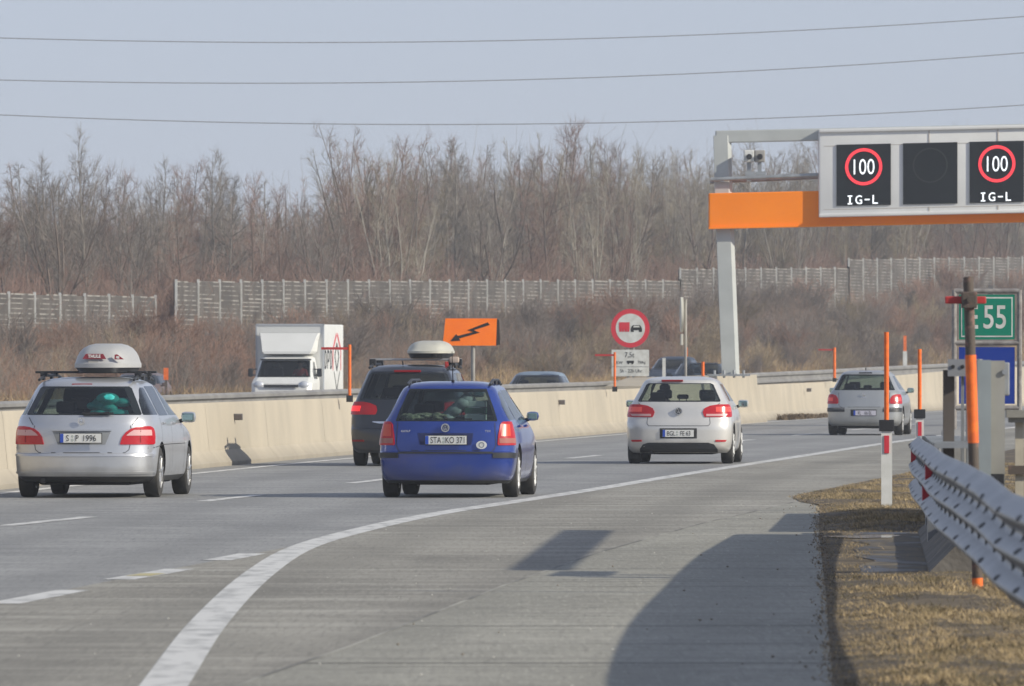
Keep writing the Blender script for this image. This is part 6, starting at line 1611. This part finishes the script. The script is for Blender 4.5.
# darker weeds and moss through the verge grass
n = 90000; D = 46 + rgn.random(n) ** 1.25 * 85; vx = np.interp(D, [a for a, b in VERGE], [b for a, b in VERGE]); X = vx + .03 + rgn.random(n) * 4.4
gl = np.interp(D, [79, 99.5], [3.30, 4.05]); ok = ~((D > 79.5) & (D < 99.5) & (X < gl + .30))
cl = np.sin(X * 3.7 + 2.2 * np.sin(D * .61)) * np.sin(D * .9 + X * 2.6) + .7 * np.sin(X * 11 + D * 2.3); keep = ok & (cl + rgn.uniform(-.4, .4, n) > .62)
X, D = X[keep], D[keep]
blades('verge_weeds', X, D, .012 + .058 * sstep(X - vx[keep], 0, .7) * flat_win(D), rgn.uniform(.012, .05, len(X)), rgn.uniform(.002, .006, len(X)), .8, 5, mat('weed_olive', (.15, .135, .07), .9, col2=(.09, .065, .04), scale=3), 'dark olive weeds in the verge grass', .6)
n = 1500; D = 47 + rgn.random(n) * 72; vx = np.interp(D, [a for a, b in VERGE], [b for a, b in VERGE]); X = vx + rgn.normal(.02, .05, n)
blades('edge_litter', X, D, np.full(n, .012), rgn.uniform(.005, .02, n), rgn.uniform(.004, .014, n), 1.2, 6, mat('litter_brown', (.36, .27, .17), .9, col2=(.12, .09, .06), scale=9), 'dead leaf litter spilling over the shoulder edge', .8)
# weeds and grit gathered where the barrier steps back
n = 2500; D = rgn.uniform(290, 330, n); X = Bx(D) + rgn.uniform(-.1, .35, n)
blades('barrier_weeds', X, D, np.zeros(n), rgn.uniform(.04, .22, n) * (1 - (D - 290) / 55), rgn.uniform(.02, .05, n), .5, 3, mat('weed_brown', (.12, .085, .05), .9), 'brown weeds at the foot of the barrier')
# pebbles and litter on the shoulder edge
m = MB(); rr = random.Random(3)
for k in range(70):
    D_ = rr.uniform(50, 118); x_ = pl(VERGE, D_) + rr.gauss(0, .05) - .01; s_ = rr.uniform(.004, .012)
    m.ball((x_, D_, .018 + s_ * .4), (s_ * rr.uniform(.8, 2), s_ * rr.uniform(.8, 2), s_), n=6, k=4)
for k in range(30):
    D_ = rr.uniform(50, 118); x_ = rr.uniform(pl(JOINT, D_), pl(VERGE, D_)); s_ = rr.uniform(.003, .008); m.ball((x_, D_, .014 + s_ * .4), (s_ * 1.5, s_, s_), n=6, k=4)
tag(m.build('grit', mat('grit', (.22, .19, .15), .9)), 'crumbs of grit and leaf along the shoulder edge', None, None, 'stuff')

m = MB()
for k in range(130):
    D_ = rr.uniform(50, 130); x_ = pl(JOINT, min(D_, 120)) + rr.uniform(-3.2, 3.0); s_ = rr.uniform(.0015, .0045)
    if x_ < pl(VERGE, D_): m.ball((x_, D_, .016 + s_ * .4), (s_ * 1.8, s_ * 1.4, s_), n=6, k=4)
tag(m.build('stone_chips', mat('pale_chips', (.62, .60, .55), .9)), 'pale stone chips scattered over the shoulder', None, None, 'stuff')

# ------------------------------------------------------------------ air
m = MB(); m.box((20, 430, 14.0), (260, 1200, 32.0))
M_h = bpy.data.materials.new('air'); M_h.use_nodes = True; nt = M_h.node_tree; nt.nodes.remove(nt.nodes['Principled BSDF'])
pv = nt.nodes.new('ShaderNodeVolumePrincipled'); pv.inputs['Color'].default_value = (.80, .86, .95, 1); pv.inputs['Density'].default_value = HAZE; pv.inputs['Anisotropy'].default_value = 0.0
nt.links.new(pv.outputs[0], nt.nodes['Material Output'].inputs['Volume'])
if HAZE > 0: tag(m.build('haze', M_h), None, None, None, 'stuff')
